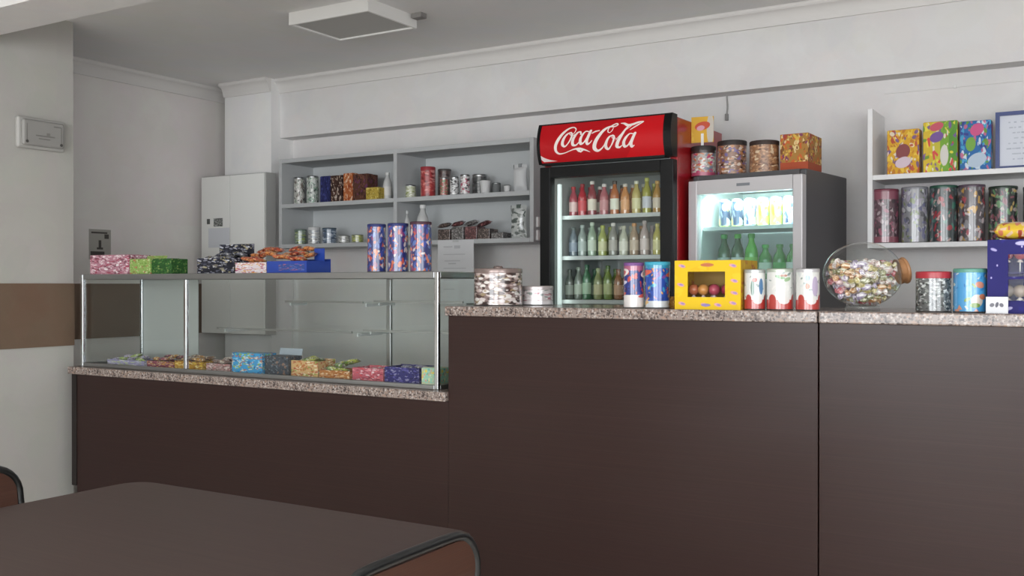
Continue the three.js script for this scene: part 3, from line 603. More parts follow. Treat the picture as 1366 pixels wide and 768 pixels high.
  tin('candy_tin', 'red footed candy tin with blue stripe beside the yellow carton', 'tin', 993, 1021, 359, 3.1, HIGH, rw(0, redFoot([['#3f6f9c', 0.56, 0.38, 0.035, 0.22, 0], ['#5a7a6a', 0.43, 0.42, 0.03, 0.22, 0], ['#b8665c', 0.46, 0.2, 0.04, 0.06, 0]])), { lid: mat(0xb9bcba, { metalness: 0.4, roughness: 0.3 }) });
  tin('candy_tin', 'wide red footed candy tin with green flecks, middle of three', 'tin', 1023, 1058, 358, 3.105, HIGH, rw(0, redFoot([['#6f9a6a', 0.46, 0.14, 0.06, 0.05, 0.3], ['#8fae84', 0.55, 0.2, 0.05, 0.05, -0.4], ['#a8735f', 0.5, 0.1, 0.05, 0.03, 0]])), { lid: mat(0xb9c2b4, { metalness: 0.3, roughness: 0.3 }) });
  tin('candy_tin', 'red footed candy tin with lilac side next to the clear globe', 'tin', 1062, 1093, 358, 3.1, HIGH, rw(0, redFoot([['#b9aac4', 0.56, 0.38, 0.05, 0.26, 0], ['#b56a4a', 0.45, 0.38, 0.03, 0.08, 0], ['#8ea6b4', 0.45, 0.16, 0.035, 0.08, 0]])), { lid: mat(0xc2c0c2, { metalness: 0.3, roughness: 0.3 }) });

  // clear tilted candy globe with orange rimmed mouth
  const q = place(1098, 1203, 3.2), R = 0.118, RV = 0.1, gx = q.x, gz = q.z, gy = HIGH + 0.012 + RV;
  const globe = thing('candy_globe', 'clear round candy globe half full of wrapped sweets', 'jar', gx, HIGH, gz, YAW);
  const prof = []; for (let i = 0; i <= 40; i++) { const a = -Math.PI / 2 + Math.PI * i / 40; prof.push([Math.max(R * Math.cos(a), 0.0001), RV * Math.sin(a)]); }
  const shell = part('glass_bowl', lathe(prof, 56).translate(0, 0.012 + RV, 0), M.clearPlastic, globe);
  part('base_ring', lathe([[0.03, 0], [0.052, 0], [0.05, 0.013], [0.042, 0.018], [0.036, 0.012]], 30), M.clearPlastic, globe);
  part('mould_seam', new THREE.TorusGeometry(R, 0.0012, 6, 60).rotateX(Math.PI / 2).translate(0, 0.012 + RV, 0), M.clearPlastic, shell);
  const pour = part('mouth_rim', merge([new THREE.TorusGeometry(0.036, 0.006, 10, 30), new THREE.CylinderGeometry(0.036, 0.04, 0.022, 30, 1, true).rotateX(Math.PI / 2).translate(0, 0, -0.011)]).rotateY(Math.PI / 2).rotateZ(0.22).translate(R * 1.07, 0.012 + RV + 0.012, 0.01), mat(0xb08058, { roughness: 0.4 }), globe);
  pour.userData.label = 'orange brown ring around the opening';
  const wraps = [['#eee6e0', '#c8a8a4', '#f8f4f0'], ['#e2d6a4', '#b0a060', '#f4eed4'], ['#efe4ec', '#b0a0c0', '#faf4f8'], ['#e0b084', '#f4dcc0', '#b07a4c'], ['#cfcba8', '#8c8c64', '#f0eede'], ['#e29aa0', '#f6dcdc', '#b8505c']].map((w, i) => gloss(print(w[0], w.slice(1), { n: 26, size: 12, seed: 500 + i, w: 64, h: 64 })));
  const sweet = merge([new THREE.SphereGeometry(1, 12, 8).scale(0.0165, 0.0105, 0.0105), ...[-1, 1].map((s) => new THREE.ConeGeometry(0.0105, 0.013, 8, 1, true).rotateZ(s * Math.PI / 2).translate(s * 0.0205, 0, 0))]);
  reseed(900);
  let placed = 0; const spots = [];
  for (let tries = 0; tries < 30000 && placed < 200; tries++) {
    const y = -RV + 0.018 + rnd() * (RV * 1.16), lim = (R - 0.029) * Math.sqrt(Math.max(0, 1 - (y / (RV - 0.0165)) ** 2));
    if (lim < 0.004) continue;
    const a = rnd() * 6.283, rr = rnd() < 0.6 ? lim * (0.8 + 0.2 * rnd()) : lim * Math.sqrt(rnd());
    const x = rr * Math.sin(a), z = rr * Math.cos(a);
    if (x * CS - z * SN > R - 0.062 && y > -0.05) continue;
    if (spots.some(([u, v, w]) => (u - x) ** 2 + ((v - y) * 1.3) ** 2 + (w - z) ** 2 < 0.0212 ** 2)) continue;
    spots.push([x, y, z]); placed++;
    const hue = (rnd() * 5.4) | 0;
    pack('wrapped_sweet', `${['white', 'cream', 'pale lilac', 'orange', 'sage green', 'pink'][hue]} twist wrapped sweet inside the clear candy globe`, 'sweet', 'sweets in the candy globe', sweet, wraps[hue], gx + x, gy + y, gz + z, (rnd() - 0.5) * 0.5, rnd() * 6, (rnd() - 0.5) * 0.5);
  }

  const dk = gloss(print('#5a5c5c', ['#aeb2b0', '#2c3030', '#8a8f8c', '#d6d8d6', '#47504c'], { n: 90, size: 8, rx: 2 }), { roughness: 0.18 });
  tin('candy_jar', 'dark silvery candy jar with a red lid beside the candy globe', 'jar', 1223, 1268, 362, 3.14, HIGH, dk, { lid: mat(0xa8303a, { roughness: 0.3 }), lidH: 0.02 });
  tin('candy_tub', 'light blue printed candy tub beside the purple carton', 'tub', 1273, 1315, 358, 3.13, HIGH, gloss(print('#4a9ad0', ['#6cb4e0', '#2f7ab8', '#e2dfd2', '#d98a6a', '#8aa24a'], { n: 26, size: 11, w: 256, oval: [['#d9cfc4', 0.5, 0.72, 0.06, 0.16, 0], ['#c98470', 0.53, 0.32, 0.05, 0.08, 0.4], ['#c47a5a', 0.56, 0.62, 0.04, 0.07, 0.4], ['#7a9a4a', 0.48, 0.84, 0.05, 0.06, 0]] })), { lid: mat(0x5f9a8a, { roughness: 0.35 }) });

  // purple carton with two windows and a price card
  const star = []; reseed(77);
  for (let i = 0; i < 16; i++) star.push(['#c9c4e2', rnd(), rnd(), 0.012, 0.016, 0]);
  star.push(['#b9b4d6', 0.3, 0.93, 0.07, 0.025, -0.2], ['#a8a2d0', 0.1, 0.14, 0.05, 0.02, 0.3], ['#cfcbe6', 0.8, 0.93, 0.08, 0.03, 0.2], ['#b9b4d6', 0.5, 0.06, 0.1, 0.03, 0]);
  const pb = windowBox('dark blue purple carton with windows and a white price card', 1317, 1412, 319, 3.09, 0.16, [[0.3, 0.92, 0.5, 0.8], [0.3, 0.92, 0.17, 0.46]], card(print('#140d62', ['#191272', '#100b52'], { n: 10, oval: star })), card(print('#140d62', ['#191272', '#100b50'], { n: 12 })), mat(0x2a2470));
  [[-0.042, 0x9a3a48, 0.52], [-0.01, 0xb04a58, 0.52], [0.03, 0x8c3040, 0.52], [0.06, 0xa84654, 0.52]].forEach(([x, c], i) => lolly(`red lollipop, ${['first', 'second', 'third', 'fourth'][i]} from the price card in the purple carton`, pb.g.position.x + x, HIGH + 0.1155, pb.g.position.z + 0.02, c, 0.016, 'lollipops in the purple carton'));
  part('tray_insert', span(-pb.w / 2 + 0.006, pb.w / 2 - 0.006, 0.111, 0.115, -pb.depth / 2 + 0.006, pb.depth / 2 - 0.008), mat(0x2a2470), pb.g);
  [[-0.042, 0x8a8078], [-0.01, 0xa8988a], [0.03, 0x7a6a60], [0.06, 0x9a8a7c]].forEach(([x, c], i) => lolly(`brown cream lollipop, ${['first', 'second', 'third', 'fourth'][i]} from the price card in the purple carton`, pb.g.position.x + x, HIGH + 0.0042, pb.g.position.z + 0.02, c, 0.018, 'lollipops in the purple carton'));
  const pc = print('#dcdcdf', ['#6f6f7c', '#9a9aa6'], { n: 0, oval: [['#77777f', 0.28, 0.5, 0.1, 0.12, 0.4], ['#6a6a74', 0.5, 0.48, 0.07, 0.16, 0.2], ['#70707a', 0.7, 0.5, 0.09, 0.12, -0.3]] });
  const tag = thing('price_card', 'small white price card in front of the purple carton', 'card', worldX(1330, 3.075), HIGH, zOf(3.075));
  part('card', span(-0.028, 0.028, 0, 0.046, -0.001, 0.001), card(pc), tag);
  part('card_foot', span(-0.028, 0.028, 0, 0.0015, 0.001, 0.012), card(pc), tag);
  // yellow bags on the purple carton
  const yl = ['#e0bd3a', '#c98a3a'].map((c, i) => gloss(print(c, ['#f0dc8a', '#c9705a', '#a8442c', '#e6c4b0'], { n: 22, size: 16, seed: 640 + i })));
  const bag = pillowPack(0.12, 0.09, 0.05);
  pack('candy_bag', 'yellow candy bag lying on top of the purple carton', 'bag', 'yellow bags on the carton', bag, yl[0], pb.g.position.x - 0.025, HIGH + pb.h + 0.026, pb.g.position.z + 0.036, 0, 0.05, 0);
  pack('candy_bag', 'orange yellow candy bag leaning on the other bag on the purple carton', 'bag', 'yellow bags on the carton', bag, yl[1], pb.g.position.x + 0.03, HIGH + pb.h + 0.03, pb.g.position.z - 0.064, 0, -0.04, 0);
}

// ---------------------------------------------------------------- things on top of the glass case
{
  const Y = CASE_TOP;
  carton('candy_carton', 'pink and white spotted carton on the glass case', 'box', 120, 172, 340, 3.16, Y, 0.13, card(print('#b5808e', ['#e6d8da', '#a84a5e', '#d8b4bc', '#7a4a56', '#f2eaea'], { n: 70, size: 9 })));
  carton('candy_carton', 'light green carton beside the pink spotted one', 'box', 173, 200, 345, 3.14, Y, 0.1, card(print('#8fae5e', ['#c9d6a0', '#6a8a3a', '#b86a5a', '#a8c47a'], { n: 40, size: 9 })), { flap: 0.018, flapTilt: -0.4 });
  carton('candy_carton', 'dark green carton beside the light green one', 'box', 201, 228, 345, 3.15, Y, 0.1, card(print('#2f5a2c', ['#4a7a3c', '#234a24', '#8a9a5a'], { n: 34, size: 10 })));
  const blk = card(print('#22232c', ['#565866', '#8a8c98', '#b0a888', '#3a3c4a', '#14151c', '#c9c9d0'], { n: 44, size: 11 }));
  const b3 = tray('display_tray', 'black printed display tray with raised lid on the glass case', 263, 312, 344, 3.13, Y, 0.12, blk, { back: 1 });
  part('raised_lid', span(-b3.w / 2 + 0.012, b3.w / 2 - 0.001, b3.h * 0.8, b3.h + 0.066, -b3.depth / 2 - 0.004, -b3.depth / 2 - 0.001), blk, b3.g);
  const kp = pillowPack(0.055, 0.035, 0.018); reseed(301);
  heap(b3, 8, kp, [gloss(print('#33343f', ['#9a9ca8', '#c4b88a', '#5a5c6a'], { n: 20, seed: 610 })), gloss(print('#6a6c78', ['#d0d0d6', '#2a2b34', '#a8a06a'], { n: 20, seed: 611 }))], 'snack_pack', 'snack pack in the black tray', 'packs in the black tray', { words: ['black', 'silver grey'], rows: 2, lift: 0.07, step: 0.016, tilt: 0.5 });
  const blue = mat(0x27449c, { roughness: 0.4 });
  const wfront = card(print('#d8cdd0', ['#c06a5a', '#e8e0e2', '#d8a04a', '#a84a6a'], { n: 40, size: 9 }));
  const b4 = tray('display_tray', 'white and orange fronted tray heaped with orange packs on the glass case', 314, 355, 350, 3.12, Y, 0.15, wfront, {});
  const b5 = tray('display_tray', 'blue tray with raised blue end heaped with orange packs', 356, 409, 348, 3.12, Y, 0.15, blue, {});
  part('raised_end', span(b5.w / 2 - 0.055, b5.w / 2 + 0.002, b5.h, b5.h + 0.055, -0.035, -0.032), blue, b5.g);
  part('front_print', span(-b5.w * 0.2, b5.w * 0.45, b5.h * 0.2, b5.h * 0.75, b5.depth / 2, b5.depth / 2 + 0.0006), card(print('#39508f', ['#a86a84', '#5a6cb0', '#8a5a7a'], { n: 16 })), b5.g);
  const op = pillowPack(0.062, 0.038, 0.02), om = [gloss(print('#c2603a', ['#e8a070', '#8a3420', '#e0c090', '#6a7a3a'], { n: 24, seed: 620 })), gloss(print('#d08a50', ['#b04a30', '#f0d0a0', '#7a3a24'], { n: 24, seed: 621 })), gloss(print('#a8452c', ['#d88a60', '#e6c4a0', '#5a2418'], { n: 24, seed: 622 }))];
  reseed(302);
  heap(b4, 12, op, om, 'snack_pack', 'snack pack heaped in the white fronted tray', 'packs in the white fronted tray', { words: ['burnt orange', 'light orange', 'rust red'], rows: 3, lift: 0.062, step: 0.02, tilt: 0.6, rise: 0.014 });
  heap(b5, 11, op, om, 'snack_pack', 'snack pack heaped in the blue tray', 'packs in the blue tray', { words: ['burnt orange', 'light orange', 'rust red'], rows: 3, lift: 0.064, step: 0.019, tilt: 0.6, rise: 0.014 });
  // three tall cartons of rolls: round blue tins
  const tallP = (s) => gloss(print('#28306f', ['#c8503c', '#8a3a6a', '#3a4aa0', '#d8c8c0', '#e07a50', '#5a78b8'], { n: 40, size: 12, seed: s, rx: 2 }));
  tin('tall_tin', 'tall blue and red tin, nearest the blue tray, on the glass case', 'tin', 490, 515, 299, 3.2, Y, tallP(650), { lid: mat(0x27306a) });
  tin('tall_tin', 'tall blue and red tin, middle of three on the glass case', 'tin', 517, 545, 298, 3.2, Y, tallP(651), { lid: mat(0x27306a) });
  tin('tall_tin', 'tall blue and red tin nearest the steel corner post on the glass case', 'tin', 547, 576, 296, 3.2, Y, tallP(652), { lid: mat(0x4a2a3a) });
}

// ---------------------------------------------------------------- things inside the glass case
{
  const Y = LOW, P = 3.17;
  const lp = pillowPack(0.07, 0.04, 0.022), sp = pillowPack(0.06, 0.035, 0.018);
  const two = (a, b, s) => [gloss(print(a, [b, '#e8e0d8', '#7a5a6a'], { n: 20, seed: s })), gloss(print(b, [a, '#f0e6d8', '#5a4a5a'], { n: 20, seed: s + 1 }))];
  const T = (label, x0, x1, top, colour, cols, s, packs, group, opt = {}) => {
    const t = tray('candy_tray', label, x0, x1, top, P, Y, opt.depth ?? 0.11, card(print(colour, cols, { n: 36, size: 11, seed: s })), { back: opt.back ?? 1.05 });
    reseed(s); if (packs) heap(t, opt.n ?? 7, opt.geo ?? sp, packs, 'sweet_pack', `sweet pack in the ${group}`, `packs in the ${group}`, { words: opt.word.split(' or '), rows: 2, lift: opt.lift ?? t.h, step: 0.008, tilt: 0.5, rise: opt.rise ?? 0.008 });
    return t;
  };
  T('low lilac and lime tray of sweets inside the glass case', 143, 192, 480, '#9a94b8', ['#c4cf8a', '#d8d0e0', '#7a6a98'], 700, two('#b9b4d0', '#a8c060', 730), 'lilac and lime tray', { word: 'lilac or lime', n: 7, lift: 0.036 });
  T('plum and yellow tray of sweets inside the glass case', 196, 232, 482, '#7a3a4c', ['#d0a04a', '#a85a6a', '#e0c8a0'], 702, two('#c8903a', '#8a4a5a', 732), 'plum and yellow tray', { word: 'yellow or plum', n: 6, lift: 0.048 });
  T('yellow and orange tray of sweets inside the glass case', 233, 270, 482, '#b8882c', ['#d8b84a', '#7a3a2c', '#e8d8a0'], 704, two('#c08a3a', '#6a4a2c', 734), 'yellow and orange tray', { word: 'ochre or brown', n: 6, lift: 0.05 });
  T('pinkish brown tray of sweets beside the light blue carton', 275, 307, 485, '#9a7a78', ['#d8c4c0', '#6a4a44', '#b86a6a'], 706, two('#8a6a60', '#c8b4a8', 736), 'pinkish brown tray', { word: 'brown or beige', n: 6, lift: 0.048 });
  carton('candy_carton', 'light blue printed carton inside the glass case', 'box', 309, 349, 471, 3.15, Y, 0.09, card(print('#3f94c8', ['#8ac4e2', '#d8d0c0', '#b8705a', '#2a6aa0', '#9ab04a'], { n: 50, size: 10, seed: 708 })));
  carton('candy_carton', 'dark slate carton beside the light blue one inside the glass case', 'box', 353, 384, 475, 3.15, Y, 0.09, card(print('#3e434c', ['#6a707a', '#282c34', '#8a6a5a'], { n: 30, size: 11, seed: 709 })), { flap: 0.03, flapMat: mat(0x9aa2ac) });
  const gr = two('#6a8a3a', '#a8a84a', 740);
  T('cream and orange tray heaped with green packs inside the glass case', 386, 424, 481, '#c8a070', ['#e0d0b0', '#b86a3c', '#8a9a4a', '#a8503a'], 710, gr, 'cream and orange tray', { word: 'grass green or straw green', n: 7, lift: 0.07, rise: 0.02 });
  T('orange tray heaped with leafy green packs beside the pink tray', 426, 466, 494, '#b0703c', ['#d8b48a', '#8a4a2a', '#e8d8c0'], 712, gr, 'orange tray', { word: 'olive green or straw yellow', n: 8, lift: 0.055, rise: 0.03 });
  T('pink red tray of sweets inside the glass case', 470, 511, 491, '#b85a68', ['#e8d0d4', '#8a3444', '#d88a90', '#d04a50'], 714, two('#c46a78', '#e0c4c4', 744), 'pink red tray', { word: 'rose pink or pale pink', n: 5, lift: 0.042 });
  T('navy purple tray of chocolate inside the glass case', 513, 559, 490, '#2a2668', ['#5a5498', '#8a86a8', '#1c184c'], 716, two('#3a3474', '#8a88a0', 746), 'navy purple tray', { word: 'navy or grey', n: 6, lift: 0.055 });
  carton('candy_carton', 'mint and cream carton at the end of the glass case', 'box', 562, 585, 491, 3.12, Y, 0.09, card(print('#9ac4b0', ['#d8d4a8', '#d89a8a', '#6aa89a', '#e0c04a'], { n: 34, size: 11, seed: 718, bandBottom: ['#cfd2b8', 0.25] })));
}

// ---------------------------------------------------------------- grey shelf, upper boards
{
  const p = 4.66, U = SHELF_UP, L = SHELF_LOW, P = (c, cols, o) => gloss(print(c, cols, { n: 36, size: 12, ...o }));
  const G = 'goods on the grey shelf';
  const wb = P('#b8b6b0', ['#4a4a48', '#e4e2de', '#6a6058', '#8a9a8a'], { seed: 800, rx: 2 });
  const up = 'on the grey upper shelf';
  tin('glass_jar', `small pale jar against the end panel ${up}`, 'jar', 378, 389, 246, p, U, P('#9a9c9a', ['#c8cac8', '#6a6e6c'], { seed: 801 }), { group: G });
  tin('goods_tin', `white and black tin beside the small pale jar ${up}`, 'tin', 392, 407, 237, p, U, wb, { group: G });
  tin('goods_tin', `white and green tin beside the navy box ${up}`, 'tin', 409, 425, 235, p, U, P('#b4bab2', ['#3e4a44', '#e0e4de', '#7a9a84'], { seed: 802, rx: 2 }), { group: G });
  carton('goods_box', `navy box ${up}`, 'box', 427, 440, 235, p - 0.05, U, 0.08, card(print('#2c3060', ['#454a84', '#1c2044'], { seed: 803, n: 20 })), { group: G });
  carton('goods_box', `dark brown and cream box ${up}`, 'box', 441, 456, 234, p - 0.05, U, 0.08, card(print('#3a2620', ['#a89888', '#5a3a30', '#d0c4b8'], { seed: 804, n: 26 })), { group: G });
  carton('goods_box', `orange and cream box ${up}`, 'box', 458, 470, 231, p - 0.05, U, 0.1, card(print('#b0633a', ['#e0c8b0', '#8a3e24', '#d89a6a'], { seed: 805, n: 26 })), { group: G });
  carton('goods_box', `wide brown box ${up}`, 'box', 471, 490, 232, p - 0.05, U, 0.1, card(print('#5a3a2e', ['#7a5244', '#3e2620', '#6a3a5a'], { seed: 806, n: 22 })), { group: G });
  carton('goods_box', `small yellow box ${up}`, 'box', 488, 505, 250, p - 0.08, U, 0.06, card(print('#b9a048', ['#d8c878', '#8a7428'], { seed: 807, n: 16 })), { group: G });
  const wbot = (label, x0, x1, top, base) => { const q = place(x0, x1, p); bottle('white_bottle', label, q.x, base, q.z, worldY(q.c, top, p) - base, q.d / 2, mat(0xc9c9c8, { roughness: 0.3 }), mat(0xdcdad6, { roughness: 0.5 }), mat(0xe4e4e2), G); };
  wbot(`white bottle beside the centre upright ${up}`, 511, 523, 230, U);
  // upper right bay
  tin('goods_tin', `tiny lime and white pot in the corner ${up}`, 'tin', 541, 555, 247, p, U, P('#b4b89a', ['#8a9a4a', '#e0e2d4'], { seed: 810 }), { group: G });
  tin('candy_jar', `red jar with red lid ${up}`, 'jar', 561, 581, 223, p - 0.03, U, P('#a8383c', ['#d88a84', '#7a2024', '#c45a54'], { seed: 811 }), { lid: mat(0x9a2a34), lidH: 0.02, group: G });
  tin('candy_jar', `brownish jar behind the red one ${up}`, 'jar', 584, 602, 226, p + 0.08, U, P('#5c4a48', ['#7a6a66', '#3a2c2a'], { seed: 812 }), { lid: mat(0x4a4644), group: G });
  tin('goods_tin', `small red and green tin ${up}`, 'tin', 587, 598, 237, p - 0.06, U, P('#a85a54', ['#5a8a5a', '#d8a8a0'], { seed: 813 }), { group: G });
  tin('goods_tin', `white tin with dark marks ${up}`, 'tin', 600, 612, 236, p - 0.05, U, P('#c4c4c4', ['#3a3a3c', '#e8e8e8'], { seed: 814 }), { group: G });
  tin('goods_tin', `white and pink tin ${up}`, 'tin', 614, 627, 233, p - 0.05, U, P('#cfc9c9', ['#a83a54', '#e8e4e4', '#4a4a4c'], { seed: 815 }), { group: G });
  tin('goods_tin', `dark grey tin behind the white cup ${up}`, 'tin', 630, 650, 233, p + 0.06, U, P('#5c5e5e', ['#8a8c8c', '#3a3c3c'], { seed: 816 }), { group: G });
  tin('paper_cup', `white paper cup ${up}`, 'cup', 640, 655, 241, p - 0.05, U, mat(0xcfcfcf), { taper: 0.8, lid: mat(0xd8d8d8), group: G });
  tin('goods_tin', `low dark dish beside the white cup ${up}`, 'tin', 656, 668, 244, p, U, mat(0x6a6c6c), { group: G });
  tin('paper_cup', `tiny white cup near the hanging white bag ${up}`, 'cup', 672, 681, 247, p - 0.04, U, mat(0xd4d4d4), { taper: 0.85, group: G });
  // white bags at the right upright
  const bagMat = mat(0xd0d1d2, { roughness: 0.5 }), bg = pillowPack(0.16, 0.085, 0.05);
  const b1 = thing('paper_bag', 'upper white paper bag standing by the end upright of the grey shelf', 'bag', worldX(694, 4.64), U, zOf(4.64), 0, G);
  part('bag', merge([pillowPack(0.15, 0.085, 0.045).rotateZ(Math.PI / 2).rotateY(Math.PI / 2).translate(0, 0.075, 0)]), bagMat, b1);
  part('clip', span(-0.01, 0.01, 0.135, 0.155, -0.006, 0.006, 0.002), mat(0x8a8c8e), b1);
  const b2 = thing('paper_bag', 'lower white printed bag standing by the end upright of the grey shelf', 'bag', worldX(692, 4.64), L, zOf(4.64), 0, G);
  part('bag', pillowPack(0.18, 0.1, 0.05).rotateZ(Math.PI / 2).rotateY(Math.PI / 2).translate(0, 0.09, 0), gloss(print('#c4c7c4', ['#7a807c', '#e2e4e2', '#55605a'], { seed: 818, n: 26 })), b2);
  part('clip', span(-0.012, 0.012, 0.165, 0.185, -0.007, 0.007, 0.002), mat(0x55605a), b2);
  // lower boards
  const lo = 'on the grey lower shelf';
  tin('glass_jar', `pale glass jar against the end panel ${lo}`, 'jar', 379, 391, 312, p, L, P('#8e928f', ['#b4b8b5', '#666b68'], { seed: 820 }), { group: G });
  tin('candy_jar', `greenish jar ${lo}`, 'jar', 393, 409, 306, p, L, P('#7e8c7c', ['#b0bca8', '#4e5c50', '#98a850'], { seed: 821 }), { lid: mat(0x6a7a72), group: G });
  tin('candy_jar', `white jar with pale lid ${lo}`, 'jar', 411, 427, 303, p - 0.03, L, P('#b9bab8', ['#dcdcda', '#6a6c6c', '#8a94a0'], { seed: 822 }), { lid: mat(0xc8c8c8), lidH: 0.02, group: G });
  tin('candy_jar', `slate blue jar ${lo}`, 'jar', 430, 449, 304, p, L, P('#5c6c80', ['#8a9cb0', '#3e4a5a', '#b4bec8'], { seed: 823 }), { lid: mat(0x4a5866), group: G });
  tin('goods_tin', `small white and black pot ${lo}`, 'tin', 451, 467, 314, p - 0.04, L, P('#a8a8a4', ['#3a3c3a', '#dcdcd8'], { seed: 824 }), { group: G });
  tin('goods_tin', `small lime and grey pot ${lo}`, 'tin', 469, 485, 313, p - 0.04, L, P('#98a05a', ['#c8cc7a', '#5a6050', '#b4b4aa'], { seed: 825 }), { group: G });
  wbot(`white bottle nearest the end of the blue tins ${lo}`, 523, 534, 283, L);
  wbot(`white bottle between two others above the blue tins ${lo}`, 536, 548, 281, L);
  wbot(`tallest white bottle above the blue tins ${lo}`, 556, 572, 273, L);
  const ch = [['#4a3a36', '#8a7a74', '#2a1e1c'], ['#5a2c30', '#9a6a6a', '#301a1c'], ['#6a6664', '#a8a4a2', '#3a3836']].map((c, i) => P(c[0], c.slice(1), { seed: 830 + i }));
  [[584, 600, 306, 0, 'dark brown'], [602, 618, 303, 2, 'grey'], [620, 636, 302, 1, 'dark maroon'], [637, 653, 305, 0, 'blackish brown'], [655, 671, 310, 2, 'low grey']].forEach(([a, b, t, k, w]) => carton('goods_box', `${w} box of sweets ${lo}`, 'box', a, b, t, p - 0.06, L, 0.09, ch[k].clone(), { group: G }));
  const pl = pillowPack(0.085, 0.05, 0.026);
  [[592, 0], [610, 1], [628, 2], [645, 1]].forEach(([px, k], i) => pack('sweet_pack', `${['brown', 'maroon', 'grey', 'dark red'][i]} sweet pack lying on the boxes of the grey lower shelf`, 'pack', G, pl, ch[k], worldX(px, p - 0.01), L + 0.098 - Math.abs(i - 1.6) * 0.006, zOf(p), 0.3, 0.4 * i, 0.1));
}

// ---------------------------------------------------------------- white shelf on the right
{
  const P = (c, cols, o) => card(print(c, cols, { n: 44, size: 12, ...o })), p = 4.64;
  carton('cereal_box', 'yellow orange printed box nearest the end panel of the white shelf', 'box', 1183, 1226, 173, p, RS_MID, 0.07, P('#d9a52a', ['#e8c44a', '#b8503a', '#7a5a8a', '#e8dcc8', '#c07a2a'], { seed: 850, oval: [['#8a4a4a', 0.5, 0.48, 0.22, 0.16], ['#d8c4d0', 0.5, 0.72, 0.24, 0.12]] }));
  carton('cereal_box', 'yellow and green printed box on the white shelf', 'box', 1231, 1277, 162, p, RS_MID, 0.07, P('#b9b43a', ['#6a9a3a', '#d84a4a', '#e8d84a', '#7a5a9a', '#e8e0d0'], { seed: 851, stripes: ['#d8b838', '#c8bc40', '#7aa83c', '#5a9438'], n: 26, oval: [['#c85a6a', 0.4, 0.1, 0.2, 0.08], ['#7a5a9a', 0.4, 0.3, 0.2, 0.1], ['#d8d4cc', 0.62, 0.66, 0.12, 0.2, 0]] }));
  carton('cereal_box', 'blue printed box beside the framed certificate', 'box', 1280, 1322, 161, p, RS_MID, 0.07, P('#2f6aa8', ['#3a3f8a', '#4aa0c8', '#6a9a3a', '#c86a8a', '#d8e0e8'], { seed: 852, oval: [['#d05a8a', 0.55, 0.18, 0.22, 0.12], ['#7aa84a', 0.35, 0.46, 0.16, 0.14], ['#b8c8d8', 0.55, 0.78, 0.3, 0.14]] }));
  // framed certificate
  const a = worldX(1327, p), b = a + 0.26, y0 = RS_MID, h = worldY(1345, 148, p) - RS_MID;
  const f = thing('framed_certificate', 'blue framed white certificate standing on the white shelf', 'picture frame', (a + b) / 2, y0, zOf(p + 0.02));
  const w = b - a, t = 0.016, fm = mat(0x2f3f78, { roughness: 0.4 });
  part('frame', merge([span(-w / 2, w / 2, 0, t, -0.012, 0.006), span(-w / 2, w / 2, h - t, h, -0.012, 0.006), span(-w / 2, -w / 2 + t, t, h - t, -0.012, 0.006), span(w / 2 - t, w / 2, t, h - t, -0.012, 0.006)]), fm, f);
  part('paper', span(-w / 2 + t, w / 2 - t, t, h - t, -0.008, -0.004), card(canvasTexture(256, 192, (c, W, H) => { c.fillStyle = '#d6d9e2'; c.fillRect(0, 0, W, H); c.fillStyle = '#9aa0ae'; reseed(31); for (let r = 0; r < 8; r++) for (let x = 24 + rnd() * 40; x < W - 40; x += 16 + rnd() * 14) { c.globalAlpha = 0.35 + rnd() * 0.3; c.fillRect(x, 24 + r * 20, 8 + rnd() * 14, 5); } })), f);
  part('back_board', span(-w / 2 + 0.004, w / 2 - 0.004, 0.004, h - 0.004, -0.016, -0.0125), mat(0x6a5a4a), f);
  // round tins below
  const T = (label, x0, x1, top, c, cols, o = {}) => tin('candy_tin', label, 'tin', x0, x1, top, 4.66, RS_BOT, gloss(print(c, cols, { n: 46, size: 11, rx: 2, ...o })), { lid: mat(o.lid ?? 0x4a4448, { roughness: 0.3 }), lidH: 0.012 });
  T('dark pink and grey tin nearest the end panel of the white shelf', 1163, 1198, 253, '#5a4048', ['#a85a70', '#3a2c30', '#8a6a74', '#b8a8aa', '#2a2022'], { seed: 860, bandTop: ['#8a4a5a', 0.16], bandBottom: ['#8a4a58', 0.12], lid: 0x7a3a4a });
  T('silver grey tin on the white shelf', 1203, 1237, 250, '#8c8c90', ['#c4c4c8', '#5a5a60', '#7a8a5a', '#a8a0b0', '#6a6a8a'], { seed: 861, lid: 0x8a8a90 });
  T('red and green tin on the white shelf', 1241, 1276, 248, '#3a4648', ['#a83a44', '#3a7a6a', '#6a7478', '#c8a8a4', '#28302f'], { seed: 862, lid: 0x2f5a4a });
  T('grey red and yellow tin on the white shelf', 1279, 1313, 247, '#5c5458', ['#b04a58', '#d0a04a', '#8a8a90', '#d8c8c8', '#3a3438'], { seed: 863, lid: 0x5a4a58 });
  T('blackish green tin on the white shelf', 1320, 1356, 249, '#262c2a', ['#6a9a6a', '#b8a8a0', '#8a4a58', '#3a4440', '#c8a860'], { seed: 864, lid: 0x2a3a30 });
  T('dark tin beside the blackish green one on the white shelf', 1366, 1396, 249, '#33353a', ['#9aa0a8', '#5a5a60', '#7a5a5a'], { seed: 865, lid: 0x3a3a3e });
}

